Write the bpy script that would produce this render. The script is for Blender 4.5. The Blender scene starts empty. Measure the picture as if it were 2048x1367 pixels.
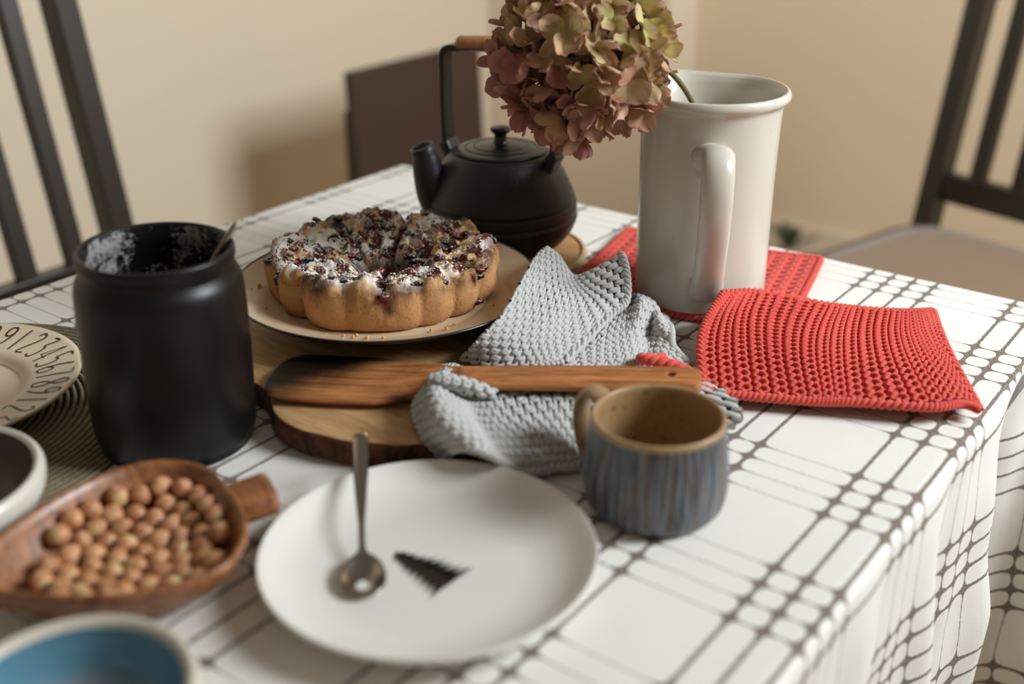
import bpy, bmesh, math, random
import numpy as np
from mathutils import Vector, Matrix, noise
random.seed(7)
rng = np.random.default_rng(7)
SC = bpy.context.scene
COL = SC.collection
PI = math.pi
T = 0.75                      # height of the table top; z below is counted from it

# ------------------------------------------------------------------ camera
F_PX, PITCH, YAW, ROLL = 2273.54, 0.4347, -0.6507, -0.0062
CAM_H = 0.42
fw = Vector((math.sin(YAW) * math.cos(PITCH), math.cos(YAW) * math.cos(PITCH), -math.sin(PITCH)))
rt = Vector((math.cos(YAW), -math.sin(YAW), 0))
up = rt.cross(fw)
r2 = rt * math.cos(ROLL) + up * math.sin(ROLL)
u2 = up * math.cos(ROLL) - rt * math.sin(ROLL)
cd = bpy.data.cameras.new('camera'); cam = bpy.data.objects.new('camera', cd); COL.objects.link(cam)
m3 = Matrix((r2, u2, -fw)).transposed()
cam.matrix_world = Matrix.Translation((0, 0, T + CAM_H)) @ m3.to_4x4()
cd.sensor_fit = 'HORIZONTAL'; cd.sensor_width = 36; cd.lens = F_PX / 2048 * 36
cd.clip_start = 0.02; cd.clip_end = 60
cd.dof.use_dof = True; cd.dof.focus_distance = 0.965; cd.dof.aperture_fstop = 2.6
SC.camera = cam

# ------------------------------------------------------------------ light
world = bpy.data.worlds.new('room_light'); SC.world = world; world.use_nodes = True
bg = world.node_tree.nodes['Background']
bg.inputs[0].default_value = (1.0, 0.88, 0.74, 1); bg.inputs[1].default_value = 0.16
ld = bpy.data.lights.new('window_daylight', 'AREA'); ld.shape = 'RECTANGLE'
ld.size = 0.86; ld.size_y = 0.86; ld.energy = 75; ld.color = (0.90, 0.965, 1.0)
win = bpy.data.objects.new('window_daylight', ld); COL.objects.link(win)
win.location = (0.96, 1.45, 1.93)
win.rotation_euler = Vector((-1, 0, 0)).to_track_quat('-Z', 'Z').to_euler()
SC.view_settings.view_transform = 'Standard'; SC.view_settings.look = 'None'
SC.view_settings.exposure = 0.0; SC.view_settings.gamma = 1.0; SC.view_settings.use_curve_mapping = False

# ------------------------------------------------------------------ materials
def s2l(c):
    return tuple(((v / 255) / 12.92 if v / 255 <= .04045 else ((v / 255 + .055) / 1.055) ** 2.4) for v in c)
class NT:
    def __init__(s, name):
        s.m = bpy.data.materials.new(name); s.m.use_nodes = True
        s.t = s.m.node_tree; s.b = s.t.nodes['Principled BSDF']
    def n(s, kind, **kw):
        o = s.t.nodes.new('ShaderNode' + kind)
        for k, v in kw.items(): setattr(o, k, v)
        return o
    def put(s, sock, v):
        if isinstance(v, bpy.types.NodeSocket): s.t.links.new(v, sock)
        elif isinstance(v, (tuple, list)):
            v = tuple(v)
            sock.default_value = v + (1,) if sock.type == 'RGBA' and len(v) == 3 else v
        else: sock.default_value = v
    def math(s, op, a, b=0.0, c=None, clamp=False):
        o = s.n('Math', operation=op, use_clamp=clamp)
        s.put(o.inputs[0], a); s.put(o.inputs[1], b)
        if c is not None: s.put(o.inputs[2], c)
        return o.outputs[0]
    def coord(s, which='Object'):
        return s.n('TexCoord').outputs[which]
    def mapping(s, v, scale=(1, 1, 1), rot=(0, 0, 0), loc=(0, 0, 0)):
        o = s.n('Mapping'); s.put(o.inputs['Vector'], v)
        o.inputs['Scale'].default_value = scale; o.inputs['Rotation'].default_value = rot; o.inputs['Location'].default_value = loc
        return o.outputs[0]
    def noise(s, v, scale, detail=4, rough=.55, dist=0.0):
        o = s.n('TexNoise'); s.put(o.inputs['Vector'], v)
        o.inputs['Scale'].default_value = scale; o.inputs['Detail'].default_value = detail
        o.inputs['Roughness'].default_value = rough; o.inputs['Distortion'].default_value = dist
        return o.outputs['Fac']
    def step(s, v, lo, hi):
        if lo > hi: return s.math('SUBTRACT', 1.0, s.step(v, hi, lo))
        o = s.n('MapRange', interpolation_type='SMOOTHSTEP')
        s.put(o.inputs[0], v); o.inputs[1].default_value = lo; o.inputs[2].default_value = hi
        return o.outputs[0]
    def mix(s, f, a, b):
        o = s.n('Mix', data_type='RGBA'); s.put(o.inputs[0], f); s.put(o.inputs[6], a); s.put(o.inputs[7], b)
        return o.outputs[2]
    def sep(s, v):
        o = s.n('SeparateXYZ'); s.put(o.inputs[0], v); return o.outputs
    def bump(s, h, strength=.3, dist=.001):
        o = s.n('Bump'); s.put(o.inputs['Height'], h)
        o.inputs['Strength'].default_value = strength; o.inputs['Distance'].default_value = dist
        s.put(s.b.inputs['Normal'], o.outputs[0])
    def done(s, col, rough=.5, metal=0.0, spec=.5, coat=0.0, sheen=0.0):
        s.put(s.b.inputs['Base Color'], col); s.put(s.b.inputs['Roughness'], rough)
        s.b.inputs['Metallic'].default_value = metal; s.b.inputs['Specular IOR Level'].default_value = spec
        s.b.inputs['Coat Weight'].default_value = coat; s.b.inputs['Coat Roughness'].default_value = .30 if coat > .8 else .12
        s.b.inputs['Sheen Weight'].default_value = sheen
        return s.m
def plain(name, rgb, rough=.5, var=.12, scale=30, bump=0.0, metal=0.0, spec=.5, coat=0.0, sheen=0.0, bs=None):
    t = NT(name); c = s2l(rgb); co = t.coord()
    n = t.noise(co, scale)
    col = t.mix(n, tuple(x * (1 - var) for x in c), tuple(min(1, x * (1 + var)) for x in c))
    if bump: t.bump(t.noise(co, bs or scale * 12, 3), bump)
    return t.done(col, rough, metal, spec, coat, sheen)
M = {}
M['wall'] = plain('wall_paint', (233, 218, 196), .85, .03, 3, .05, bs=60)
M['wall2'] = plain('wall_paint_tan', (238, 218, 186), .85, .03, 3, .05, bs=60)
M['trimw'] = plain('trim_paint', (232, 216, 194), .6, .02, 5)
M['floor'] = None
def floor_mat():
    t = NT('floor_boards'); co = t.coord()
    g = t.noise(t.mapping(co, (1.5, 14, 1)), 3, 5)
    return t.done(t.mix(g, s2l((150, 118, 84)), s2l((196, 166, 128))), .45)
M['floor'] = floor_mat()
def wood(name, dark, light, scale=(3, 40, 40), rough=.5, rot=(0, 0, 0), burnt=None, bump=.15, coat=0):
    t = NT(name); co = t.coord('Object')
    mp = t.mapping(co, scale, rot)
    g = t.noise(mp, 3, 6, .6, .6)
    f = t.noise(mp, 14, 3, .6)
    v = t.math('ADD', t.math('MULTIPLY', g, .7), t.math('MULTIPLY', f, .3))
    col = t.mix(t.step(v, .32, .68), s2l(dark), s2l(light))
    if burnt:
        x = t.sep(co)[0]; nz = t.noise(co, 28, 4)
        y = t.sep(co)[1]
        q = t.math('ADD', t.math('SUBTRACT', x, t.math('MULTIPLY', y, .9)), t.math('MULTIPLY', t.math('SUBTRACT', nz, .5), .05))
        b1 = t.step(q, .085, .012)
        q2 = t.math('ADD', t.math('ABSOLUTE', t.math('SUBTRACT', x, .138)), t.math('MULTIPLY', t.math('SUBTRACT', nz, .5), .03))
        b2 = t.math('MULTIPLY', t.step(q2, .008, .001), .6)
        q3 = t.math('ADD', t.math('ADD', y, t.math('MULTIPLY', x, .13)), t.math('MULTIPLY', t.math('SUBTRACT', nz, .5), .012))
        b3 = t.math('MULTIPLY', t.math('MULTIPLY', t.step(q3, -.010, -.018), t.step(x, .085, .1)), t.math('MULTIPLY', t.step(x, .15, .135), .75))
        col = t.mix(t.math('MULTIPLY', t.math('MAXIMUM', t.math('MAXIMUM', b1, b2), b3), .98), col, s2l((18, 11, 7)))
    t.bump(v, bump, .0006)
    return t.done(col, rough, coat=coat, spec=.2 if burnt else .5)
M['dark_wood'] = plain('dark_stained_wood', (34, 27, 22), .36, .25, 20, .05, coat=.45)
M['panel_wood'] = plain('brown_stained_wood', (62, 41, 31), .55, .15, 9, .1)
M['seat_fabric'] = plain('taupe_seat_fabric', (142, 116, 90), .95, .08, 40, .4, sheen=.2)
M['bowl_wood'] = wood('acacia_bowl_wood', (108, 64, 36), (172, 114, 70), (9, 60, 30), .42, (0, 0, .35), bump=.06, coat=.15)
M['board_wood'] = wood('pale_board_wood', (176, 132, 84), (212, 172, 122), (5, 40, 20), .6, (0, 0, -.3), bump=.1)
M['spat_wood'] = wood('spatula_wood', (128, 76, 42), (204, 136, 84), (4, 60, 60), .5, burnt=True, bump=.1)
M['trivet_wood'] = wood('trivet_wood', (170, 120, 74), (206, 160, 108), (8, 40, 20), .55)
M['trivet_rim'] = plain('trivet_pale_rim', (214, 188, 150), .6, .06, 60)
M['bamboo'] = wood('handle_bamboo', (150, 96, 56), (190, 134, 86), (40, 6, 40), .5)
def bark():
    t = NT('tree_bark'); co = t.coord(); n = t.noise(t.mapping(co, (1, 1, .6)), 70, 6, .7, .8)
    c = t.mix(t.step(n, .35, .6), s2l((44, 24, 14)), s2l((104, 60, 34)))
    c = t.mix(t.step(t.noise(co, 40, 2), .66, .7), c, s2l((186, 128, 72)))
    t.bump(n, .8, .004); return t.done(c, .85)
M['bark'] = bark()

CL_U0, CL_PU, CL_SU = -0.2198, 0.1373, 0.0211
CL_V0, CL_PV, CL_SV = 0.6857, 0.1324, -0.0197
def check(name, coordname, ground, line):
    t = NT(name); uv = t.n('UVMap').outputs[0]
    wob = t.noise(uv, 260, 2)
    s = t.sep(uv)
    def dist(x, x0, P, step):
        st = abs(step); off = x0 if step > 0 else x0 + 3 * step
        q = t.math('SUBTRACT', t.math('FLOORED_MODULO', t.math('SUBTRACT', x, off - st / 2), P), st / 2)
        k = t.math('MINIMUM', t.math('MAXIMUM', t.math('ROUND', t.math('DIVIDE', q, st)), 0.0), 3.0)
        return t.math('ABSOLUTE', t.math('SUBTRACT', q, t.math('MULTIPLY', k, st)))
    du = t.math('ADD', dist(s[0], CL_U0, CL_PU, CL_SU), t.math('MULTIPLY', t.math('SUBTRACT', wob, .5), .0016))
    dv = t.math('ADD', dist(s[1], CL_V0, CL_PV, CL_SV), t.math('MULTIPLY', t.math('SUBTRACT', wob, .5), .0008))
    f = t.math('ADD', t.math('EXPONENT', t.math('MULTIPLY', du, -1 / .0036)),
               t.math('MULTIPLY', t.math('EXPONENT', t.math('MULTIPLY', dv, -1 / .0028)), .76))
    mask = t.step(f, .60, .74)
    slub = t.noise(t.mapping(uv, (90, 900, 1)), 1, 3)
    mott = t.noise(uv, 22, 3)
    g = t.mix(mott, tuple(x * .94 for x in s2l(ground)), s2l(ground))
    g = t.mix(t.step(slub, .55, .8), g, tuple(x * .90 for x in s2l(ground)))
    speck = t.noise(uv, 900, 2)
    mask = t.math('MULTIPLY', mask, t.step(speck, .18, .5))
    col = t.mix(t.math('MULTIPLY', mask, .95), g, s2l(line))
    h = t.math('ADD', t.math('MULTIPLY', slub, .6), t.math('MULTIPLY', t.noise(uv, 700, 2), .6))
    h = t.math('ADD', h, t.math('MULTIPLY', mask, .8))
    t.bump(h, .35, .0008)
    return t.done(col, .92, spec=.2, sheen=.15)
M['cloth'] = check('checked_tablecloth', 'UV', (238, 235, 228), (98, 82, 70))

def ceramic(name, rgb, rough=.28, speck=0.0, rim=None):
    t = NT(name); co = t.coord(); c = s2l(rgb)
    n = t.noise(co, 9, 4)
    col = t.mix(n, tuple(x * .95 for x in c), c)
    if speck:
        v = t.n('TexVoronoi'); t.put(v.inputs['Vector'], co); v.inputs['Scale'].default_value = 160
        sp = t.math('MULTIPLY', t.step(v.outputs['Distance'], .12, .05), t.step(t.noise(co, 40, 2), .62, .7))
        col = t.mix(t.math('MULTIPLY', sp, speck), col, s2l((120, 84, 50)))
    t.bump(t.noise(co, 40, 2), .04, .001)
    return t.done(col, rough, coat=.25)
M['pitcher'] = ceramic('cream_glazed_ceramic', (208, 202, 188), .26, .8)
M['plate_white'] = ceramic('matte_white_ceramic', (228, 225, 218), .42)
M['plate_cream'] = ceramic('cream_enamel', (218, 194, 162), .35)
M['plate_num'] = ceramic('ivory_ceramic', (226, 206, 180), .35)
M['black_enamel'] = plain('black_enamel', (16, 18, 18), .25, .1, 30, coat=.3)
M['print_black'] = plain('black_print', (26, 22, 18), .55)
M['print_brown'] = plain('dark_brown_print', (44, 36, 29), .9, .3, 220, spec=.1)
M['bowl_white'] = ceramic('white_bowl_glaze', (224, 218, 206), .35)
M['bowl_grey'] = ceramic('dark_grey_glaze', (92, 84, 72), .4)
M['bowl_cream'] = ceramic('cream_bowl_glaze', (214, 206, 190), .4)
def blue_glaze():
    t = NT('teal_blue_glaze'); co = t.coord(); z = t.sep(co)[2]; n = t.noise(co, 30, 3)
    k = t.step(t.math('ADD', z, t.math('MULTIPLY', n, .006)), .009, .022)
    return t.done(t.mix(k, s2l((156, 150, 156)), s2l((90, 136, 156))), .3, coat=.25)
M['bowl_blue'] = blue_glaze()
M['jar'] = plain('matte_black_ceramic', (12, 12, 13), .38, .15, 40, .05, spec=.38)
def jar_in():
    t = NT('flour_dusted_black_glaze'); co = t.coord()
    n = t.math('ADD', t.math('MULTIPLY', t.noise(co, 30, 3), .55), t.math('MULTIPLY', t.noise(co, 300, 4, .7), .45))
    return t.done(t.mix(t.step(n, .515, .60), s2l((10, 11, 13)), s2l((150, 148, 146))), .4)
M['jar_in'] = jar_in()
M['iron'] = plain('cast_iron', (30, 30, 32), .40, .25, 90, .35, spec=.5, bs=420)
M['iron_gloss'] = plain('cast_iron_smooth', (22, 22, 22), .3, .2, 60)
M['steel'] = plain('stainless_steel', (176, 168, 156), .22, .05, 20, metal=1.0)
M['horn'] = plain('worn_spoon_metal', (160, 146, 124), .45, .1, 30)
def mug_glaze():
    t = NT('blue_brown_drip_glaze'); co = t.coord(); s = t.sep(co)
    ang = t.math('ARCTAN2', s[1], s[0])
    cmb = t.n('CombineXYZ'); t.put(cmb.inputs[0], t.math('MULTIPLY', ang, 7.0)); t.put(cmb.inputs[1], t.math('MULTIPLY', s[2], 9.0))
    t.put(cmb.inputs[2], 0.0)
    a = t.noise(cmb.outputs[0], 2.1, 4, .6, .2); b = t.noise(t.mapping(cmb.outputs[0], (1.7, .8, 1), loc=(7, 3, 0)), 2.4, 3, .55, .3)
    col = t.mix(t.step(a, .4, .62), s2l((44, 50, 56)), s2l((106, 118, 128)))
    col = t.mix(t.math('MULTIPLY', t.step(b, .52, .64), .85), col, s2l((120, 84, 44)))
    c2 = t.noise(t.mapping(cmb.outputs[0], (2.3, .7, 1), loc=(1, 9, 0)), 2.2, 3)
    col = t.mix(t.math('MULTIPLY', t.step(c2, .6, .7), .7), col, s2l((140, 134, 104)))
    return t.done(col, .4, coat=.1)
M['mug'] = mug_glaze()
def mug_in():
    t = NT('speckled_tan_glaze'); co = t.coord()
    sp = t.step(t.noise(co, 170, 3), .60, .70)
    c = t.mix(t.noise(co, 30, 3), s2l((150, 118, 82)), s2l((178, 146, 106)))
    return t.done(t.mix(t.math('MULTIPLY', sp, .6), c, s2l((90, 60, 38))), .38, coat=.1)
M['mug_in'] = mug_in()
def mat_mat():
    t = NT('woven_dark_straw'); co = t.coord(); s = t.sep(co)
    r = t.math('SQRT', t.math('ADD', t.math('MULTIPLY', s[0], s[0]), t.math('MULTIPLY', s[1], s[1])))
    w_ = t.math('ABSOLUTE', t.math('SINE', t.math('MULTIPLY', r, PI / (.185 / 34))))
    n = t.noise(co, 420, 3)
    c = t.mix(t.step(w_, .25, .8), s2l((44, 38, 26)), s2l((138, 124, 94)))
    c = t.mix(t.math('MULTIPLY', t.step(n, .45, .65), .5), c, s2l((78, 70, 50)))
    t.bump(n, .4, .001)
    return t.done(c, .75)
M['mat'] = mat_mat()
M['grey_yarn'] = plain('grey_cotton_yarn', (190, 190, 187), .95, .16, 260, .5, sheen=.3, bs=1500)
M['grey_back'] = plain('grey_gap_shade', (70, 67, 60), .95, .1, 200)  # much darker than the yarn: shade between stitches put into the colour
M['red_yarn'] = plain('red_cotton_yarn', (222, 78, 64), .92, .16, 260, .5, sheen=.25, bs=1500)
M['red_back'] = plain('red_gap_shade', (150, 34, 28), .95, .1, 200)  # deep red that paints the shade in the recesses between red stitches
def nut_mat():
    t = NT('hazelnut_skin'); co = t.coord(); oi = t.n('ObjectInfo').outputs['Random']
    z = t.sep(co)[2]
    n = t.noise(co, 240, 4, .6)
    c = t.mix(oi, s2l((158, 98, 58)), s2l((200, 142, 96)))
    c = t.mix(t.math('MULTIPLY', t.step(n, .42, .62), .55), c, s2l((228, 182, 142)))
    c = t.mix(t.math('MULTIPLY', t.step(t.math('ADD', z, t.math('MULTIPLY', n, .002)), -.0036, -.0056), .8), c, s2l((206, 178, 128)))
    return t.done(c, .5)
M['nut'] = nut_mat()
def cake_mat():
    t = NT('fruit_cake_crust'); co = t.coord(); s = t.sep(co)
    top = t.n('Attribute', attribute_name='top').outputs['Fac']
    rim = t.n('Attribute', attribute_name='rim').outputs['Fac']
    jam = t.n('Attribute', attribute_name='jam').outputs['Fac']
    n1 = t.noise(co, 30, 5, .6); n2 = t.noise(co, 110, 5, .65); n3 = t.noise(co, 420, 3, .6)
    nb = t.noise(t.mapping(co, (1, 1, 1), loc=(3, 1, 2)), 46, 4, .6)
    crust = t.mix(t.step(t.math('ADD', n1, t.math('MULTIPLY', s[2], 6.0)), .35, .85), s2l((160, 106, 60)), s2l((206, 158, 104)))
    crust = t.mix(t.math('MULTIPLY', t.step(n1, .50, .66), .45), crust, s2l((150, 92, 46)))
    crust = t.mix(t.math('MULTIPLY', t.step(n3, .58, .68), .6), crust, s2l((126, 72, 32)))
    crumb = t.mix(n2, s2l((196, 150, 98)), s2l((226, 192, 146)))
    col = t.mix(top, crust, crumb)
    edge = t.math('MULTIPLY', rim, t.step(n1, .42, .54))
    col = t.mix(t.math('MULTIPLY', edge, .9), col, s2l((70, 30, 18)))
    j = t.math('MAXIMUM', t.math('MULTIPLY', top, t.step(t.math('ADD', nb, t.math('MULTIPLY', t.math('SUBTRACT', n2, .5), .5)), .435, .49)), jam)
    jc = t.mix(t.step(n2, .4, .62), s2l((26, 12, 16)), s2l((96, 22, 26)))
    col = t.mix(j, col, jc)
    sug = t.math('ADD', t.noise(t.mapping(co, (1, 1, 1), loc=(5, 5, 1)), 34, 6, .72), t.math('MULTIPLY', t.math('SUBTRACT', n3, .5), .35))
    sug = t.math('ADD', sug, t.math('MULTIPLY', t.math('ADD', t.math('MULTIPLY', s[0], -.796), t.math('MULTIPLY', s[1], -.75)), .35))
    sm = t.math('MULTIPLY', t.math('MULTIPLY', t.step(sug, .49, .535), top), t.math('SUBTRACT', 1.0, t.math('MULTIPLY', t.step(jam, .3, .8), .9)))
    col = t.mix(t.math('MULTIPLY', sm, .93), col, s2l((236, 230, 220)))
    h = t.math('ADD', t.math('MULTIPLY', n2, .8), t.math('MULTIPLY', n3, .35))
    t.bump(h, .55, .0018)
    rough = t.math('SUBTRACT', .85, t.math('MULTIPLY', t.math('MULTIPLY', j, t.math('SUBTRACT', 1.0, sm)), .62))
    return t.done(col, rough)
M['cake'] = cake_mat()
def berry_mat():
    t = NT('sugared_dark_berry'); co = t.coord(); oi = t.n('ObjectInfo').outputs['Random']
    nn = t.n('NewGeometry').outputs['Normal']; z = t.sep(nn)[2]
    c = t.mix(t.step(oi, .6, .95), s2l((20, 13, 20)), s2l((104, 20, 26)))
    n = t.noise(co, 2.6, 4, .7)
    sg = t.math('MULTIPLY', t.step(z, .35, .9), t.step(n, .50, .60))
    col = t.mix(t.math('MULTIPLY', sg, .85), c, s2l((226, 220, 212)))
    return t.done(col, t.math('ADD', .22, t.math('MULTIPLY', sg, .6)))
M['berry'] = berry_mat()
M['sugar'] = plain('powdered_sugar', (238, 233, 225), .95, .05, 200)
M['crumb'] = plain('cake_crumb', (214, 158, 92), .9, .15, 300)
def petal_mat():
    t = NT('dried_hydrangea_petal'); uv = t.n('UVMap').outputs[0]; s = t.sep(uv)
    oc = t.n('ObjectInfo').outputs['Color']; oi = t.n('ObjectInfo').outputs['Random']
    vein = t.n('TexWave', wave_type='BANDS', bands_direction='X')
    ang = t.math('ARCTAN2', t.math('SUBTRACT', s[0], .5), t.math('ADD', s[1], .12))
    cm = t.n('CombineXYZ'); t.put(cm.inputs[0], ang); t.put(cm.inputs[1], t.math('MULTIPLY', s[1], .12)); t.put(cm.inputs[2], oi)
    vein = t.noise(cm.outputs[0], 13, 3, .6)
    edge = t.math('ADD', t.math('MULTIPLY', s[1], .75), t.math('MULTIPLY', t.math('ABSOLUTE', t.math('SUBTRACT', s[0], .5)), .6))
    e = t.math('ADD', edge, t.math('MULTIPLY', t.math('SUBTRACT', vein, .5), .9))
    mauve = t.mix(oi, s2l((172, 102, 100)), s2l((222, 178, 160)))
    col = t.mix(t.math('MULTIPLY', t.step(e, .35, 1.0), .75), oc, mauve)
    col = t.mix(t.math('MULTIPLY', t.step(vein, .55, .7), .25), col, s2l((90, 60, 40)))
    t.bump(vein, .25, .0006)
    t.b.inputs['Subsurface Weight'].default_value = 0.0
    m = t.done(col, .62, spec=.3)
    tr = t.n('BsdfTranslucent'); t.put(tr.inputs[0], col)
    mx = t.n('MixShader'); mx.inputs[0].default_value = .25
    out = t.t.nodes['Material Output']
    t.t.links.new(t.b.outputs[0], mx.inputs[1]); t.t.links.new(tr.outputs[0], mx.inputs[2]); t.t.links.new(mx.outputs[0], out.inputs[0])
    return m
M['petal'] = petal_mat()
M['stem'] = plain('dry_brown_stem', (96, 84, 48), .7, .2, 100)
M['leaf'] = plain('dark_green_leaf', (58, 74, 40), .5, .2, 60)
M['hole'] = plain('dark_hole', (24, 16, 12), .9)  # dark colour for the inside of the handle hole

# ------------------------------------------------------------------ builders
def mk(name, verts, faces, mat, parent=None, loc=(0, 0, 0), smooth=True, rot=None):
    me = bpy.data.meshes.new(name)
    if isinstance(verts, np.ndarray): verts = verts.tolist()
    if isinstance(faces, np.ndarray): faces = faces.tolist()
    me.from_pydata(verts, [], faces)
    if mat: me.materials.append(M[mat] if isinstance(mat, str) else mat)
    if smooth: me.polygons.foreach_set('use_smooth', [True] * len(me.polygons))
    me.update()
    o = bpy.data.objects.new(name, me); COL.objects.link(o)
    if parent: o.parent = parent
    o.location = loc
    if rot: o.rotation_euler = rot
    return o
def tag(o, label, cat, group=None, kind=None):
    if label: o['label'] = label
    if cat: o['category'] = cat
    if group: o['group'] = group
    if kind: o['kind'] = kind
    return o
def empty(name, loc=(0, 0, 0), rz=0.0):
    o = bpy.data.objects.new(name, None); COL.objects.link(o); o.location = loc; o.rotation_euler = (0, 0, rz)
    o.empty_display_size = .02
    return o
def copy_tree(o, parent=None):
    c = o.copy(); COL.objects.link(c); c.parent = parent
    for ch in list(o.children): copy_tree(ch, c)
    return c
def lathe(prof, n=96, close=True, fn=None):
    """profile [(r,z)...] -> verts, faces; a radius of 0 closes a pole"""
    V, Fc, rings = [], [], []
    for r, z in prof:
        if r < 1e-7:
            rings.append([len(V)]); V.append((0, 0, z))
        else:
            rings.append(list(range(len(V), len(V) + n)))
            for i in range(n):
                a = 2 * PI * i / n; V.append((r * math.cos(a), r * math.sin(a), z))
    for A, B in zip(rings, rings[1:]):
        if len(A) == 1 and len(B) == 1: continue
        for i in range(n):
            j = (i + 1) % n
            if len(A) == 1: Fc.append((A[0], B[j], B[i]))
            elif len(B) == 1: Fc.append((A[i], A[j], B[0]))
            else: Fc.append((A[i], A[j], B[j], B[i]))
    if fn: V = [fn(Vector(v)) for v in V]
    return [tuple(v) for v in V], Fc
def smooth_prof(pts, k=6):
    P = np.array(pts, float); out = []
    Q = np.vstack([2 * P[0] - P[1], P, 2 * P[-1] - P[-2]])
    for i in range(1, len(Q) - 2):
        for t in np.linspace(0, 1, k, endpoint=False): out.append(cr(Q[i - 1], Q[i], Q[i + 1], Q[i + 2], t))
    out.append(P[-1])
    return [(max(0, float(a)), float(b)) for a, b in out]
def cr(a, b, c, d, t):
    return .5 * (2 * b + (c - a) * t + (2 * a - 5 * b + 4 * c - d) * t * t + (3 * b - a - 3 * c + d) * t ** 3)
def curve(pts, k=8):
    P = np.array(pts, float); Q = np.vstack([2 * P[0] - P[1], P, 2 * P[-1] - P[-2]]); out = []
    for i in range(1, len(Q) - 2):
        for t in np.linspace(0, 1, k, endpoint=False): out.append(cr(Q[i - 1], Q[i], Q[i + 1], Q[i + 2], t))
    out.append(P[-1]); return np.array(out)
def tube(path, rad, sides=10, ref=None, flat=None, cap=True):
    """round (or flattened) tube along a path; rad scalar or list; flat = (w,h) scale lists in the ref frame"""
    P = np.array(path, float); n = len(P)
    tg = np.gradient(P, axis=0); tg /= np.linalg.norm(tg, axis=1)[:, None] + 1e-12
    R = np.full(n, rad) if np.isscalar(rad) else np.array(rad, float)
    ref = np.array(ref if ref is not None else (0.137, .31, .94), float)
    A = np.cross(tg, ref); A /= np.linalg.norm(A, axis=1)[:, None] + 1e-12
    B = np.cross(A, tg)
    fx, fy = flat if flat else (1, 1)
    th = np.arange(sides) * 2 * PI / sides
    V = P[:, None] + (A[:, None] * (np.cos(th) * fx)[None, :, None] + B[:, None] * (np.sin(th) * fy)[None, :, None]) * R[:, None, None]
    V = V.reshape(-1, 3); Fc = []
    for i in range(n - 1):
        for j in range(sides):
            k = (j + 1) % sides
            Fc.append((i * sides + j, i * sides + k, (i + 1) * sides + k, (i + 1) * sides + j))
    if cap:
        Fc.append(tuple(range(sides))[::-1]); Fc.append(tuple((n - 1) * sides + j for j in range(sides)))
    return V.tolist(), Fc
class MB:
    def __init__(s): s.v, s.f = [], []
    def add(s, vf, M4=None):
        v, f = vf; o = len(s.v)
        if M4 is not None: v = [tuple(M4 @ Vector(x)) for x in v]
        s.v += [tuple(x) for x in v]; s.f += [tuple(i + o for i in q) for q in f]; return s
    def build(s, name, mat, parent=None, loc=(0, 0, 0), smooth=True, rot=None):
        return mk(name, s.v, s.f, mat, parent, loc, smooth, rot)
def box(c, d, bev=0.004):
    bm = bmesh.new(); bmesh.ops.create_cube(bm, size=1)
    for v in bm.verts: v.co = Vector((v.co.x * d[0], v.co.y * d[1], v.co.z * d[2]))
    if bev: bmesh.ops.bevel(bm, geom=bm.edges[:], offset=bev, segments=2, affect='EDGES', profile=.5)
    bm.verts.index_update()
    v = [tuple(x.co + Vector(c)) for x in bm.verts]; f = [tuple(q.index for q in p.verts) for p in bm.faces]; bm.free()
    return v, f
def beam(p0, p1, w, d, side=(1, 0, 0), bev=.003):
    """box between two points, w along side, d across"""
    p0, p1 = Vector(p0), Vector(p1); z = (p1 - p0); L = z.length; z.normalize()
    x = Vector(side); x = (x - z * x.dot(z)).normalized(); y = z.cross(x)
    m = Matrix((x, y, z)).transposed().to_4x4(); m.translation = (p0 + p1) / 2
    v, f = box((0, 0, 0), (w, d, L), bev)
    return [tuple(m @ Vector(q)) for q in v], f
def grid_faces(nr, nc, flip=False):
    f = []
    for i in range(nr - 1):
        for j in range(nc - 1):
            q = (i * nc + j, i * nc + j + 1, (i + 1) * nc + j + 1, (i + 1) * nc + j)
            f.append(q[::-1] if flip else q)
    return f
def set_uv(o, uvs):
    me = o.data; l = me.uv_layers.new(name='UVMap'); idx = np.empty(len(me.loops), int); me.loops.foreach_get('vertex_index', idx)
    l.data.foreach_set('uv', np.array(uvs, np.float32)[idx].ravel())

# ------------------------------------------------------------------ the room
WX, PY, BY, PX = -2.25, 2.85, 3.02, -1.61     # left wall, pier front, back wall, pier side
def structure(o, label=None, cat='wall'): return tag(o, label, cat, kind='structure')
structure(mk('floor', *box((-.5, .7, -.05), (5.6, 6.4, .1), 0), 'floor', smooth=False), 'brown wooden floor of the room', 'floor')
structure(mk('wall_left', *box((WX - .05, .7, 1.3), (.1, 6.4, 2.6), 0), 'wall', smooth=False), 'pale beige painted wall on the left', 'wall')
structure(mk('wall_back', *box((-.7, BY + .05, 1.3), (3.9, .1, 2.6), 0), 'wall2', smooth=False), 'tan painted wall behind the slatted chair on the right', 'wall')
structure(mk('trim_1', *box(((WX + PX) / 2, (PY + BY) / 2, 1.3), (PX - WX, BY - PY, 2.6), .012), 'wall', smooth=False), 'beige wall pier standing out behind the teapot and flower', 'wall')
structure(mk('baseboard_back', *box(((PX + 1.1) / 2, BY - .008, .04), (1.1 - PX, .016, .08), .003), 'trimw', smooth=False), 'low pale baseboard along the tan back wall', 'baseboard')
RX = 1.0
wr = MB()
for c, d in (((RX + .05, -.525, 1.3), (.1, 3.05, 2.6)), ((RX + .05, 2.475, 1.3), (.1, 1.15, 2.6)), ((RX + .05, 1.45, .72), (.1, .9, 1.44)), ((RX + .05, 1.45, 2.5), (.1, .9, .2))):
    wr.add(box(c, d, 0))
structure(wr.build('wall_right', 'wall', smooth=False), 'beige wall with the window, right of the table', 'wall')
wn = MB()
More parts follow.
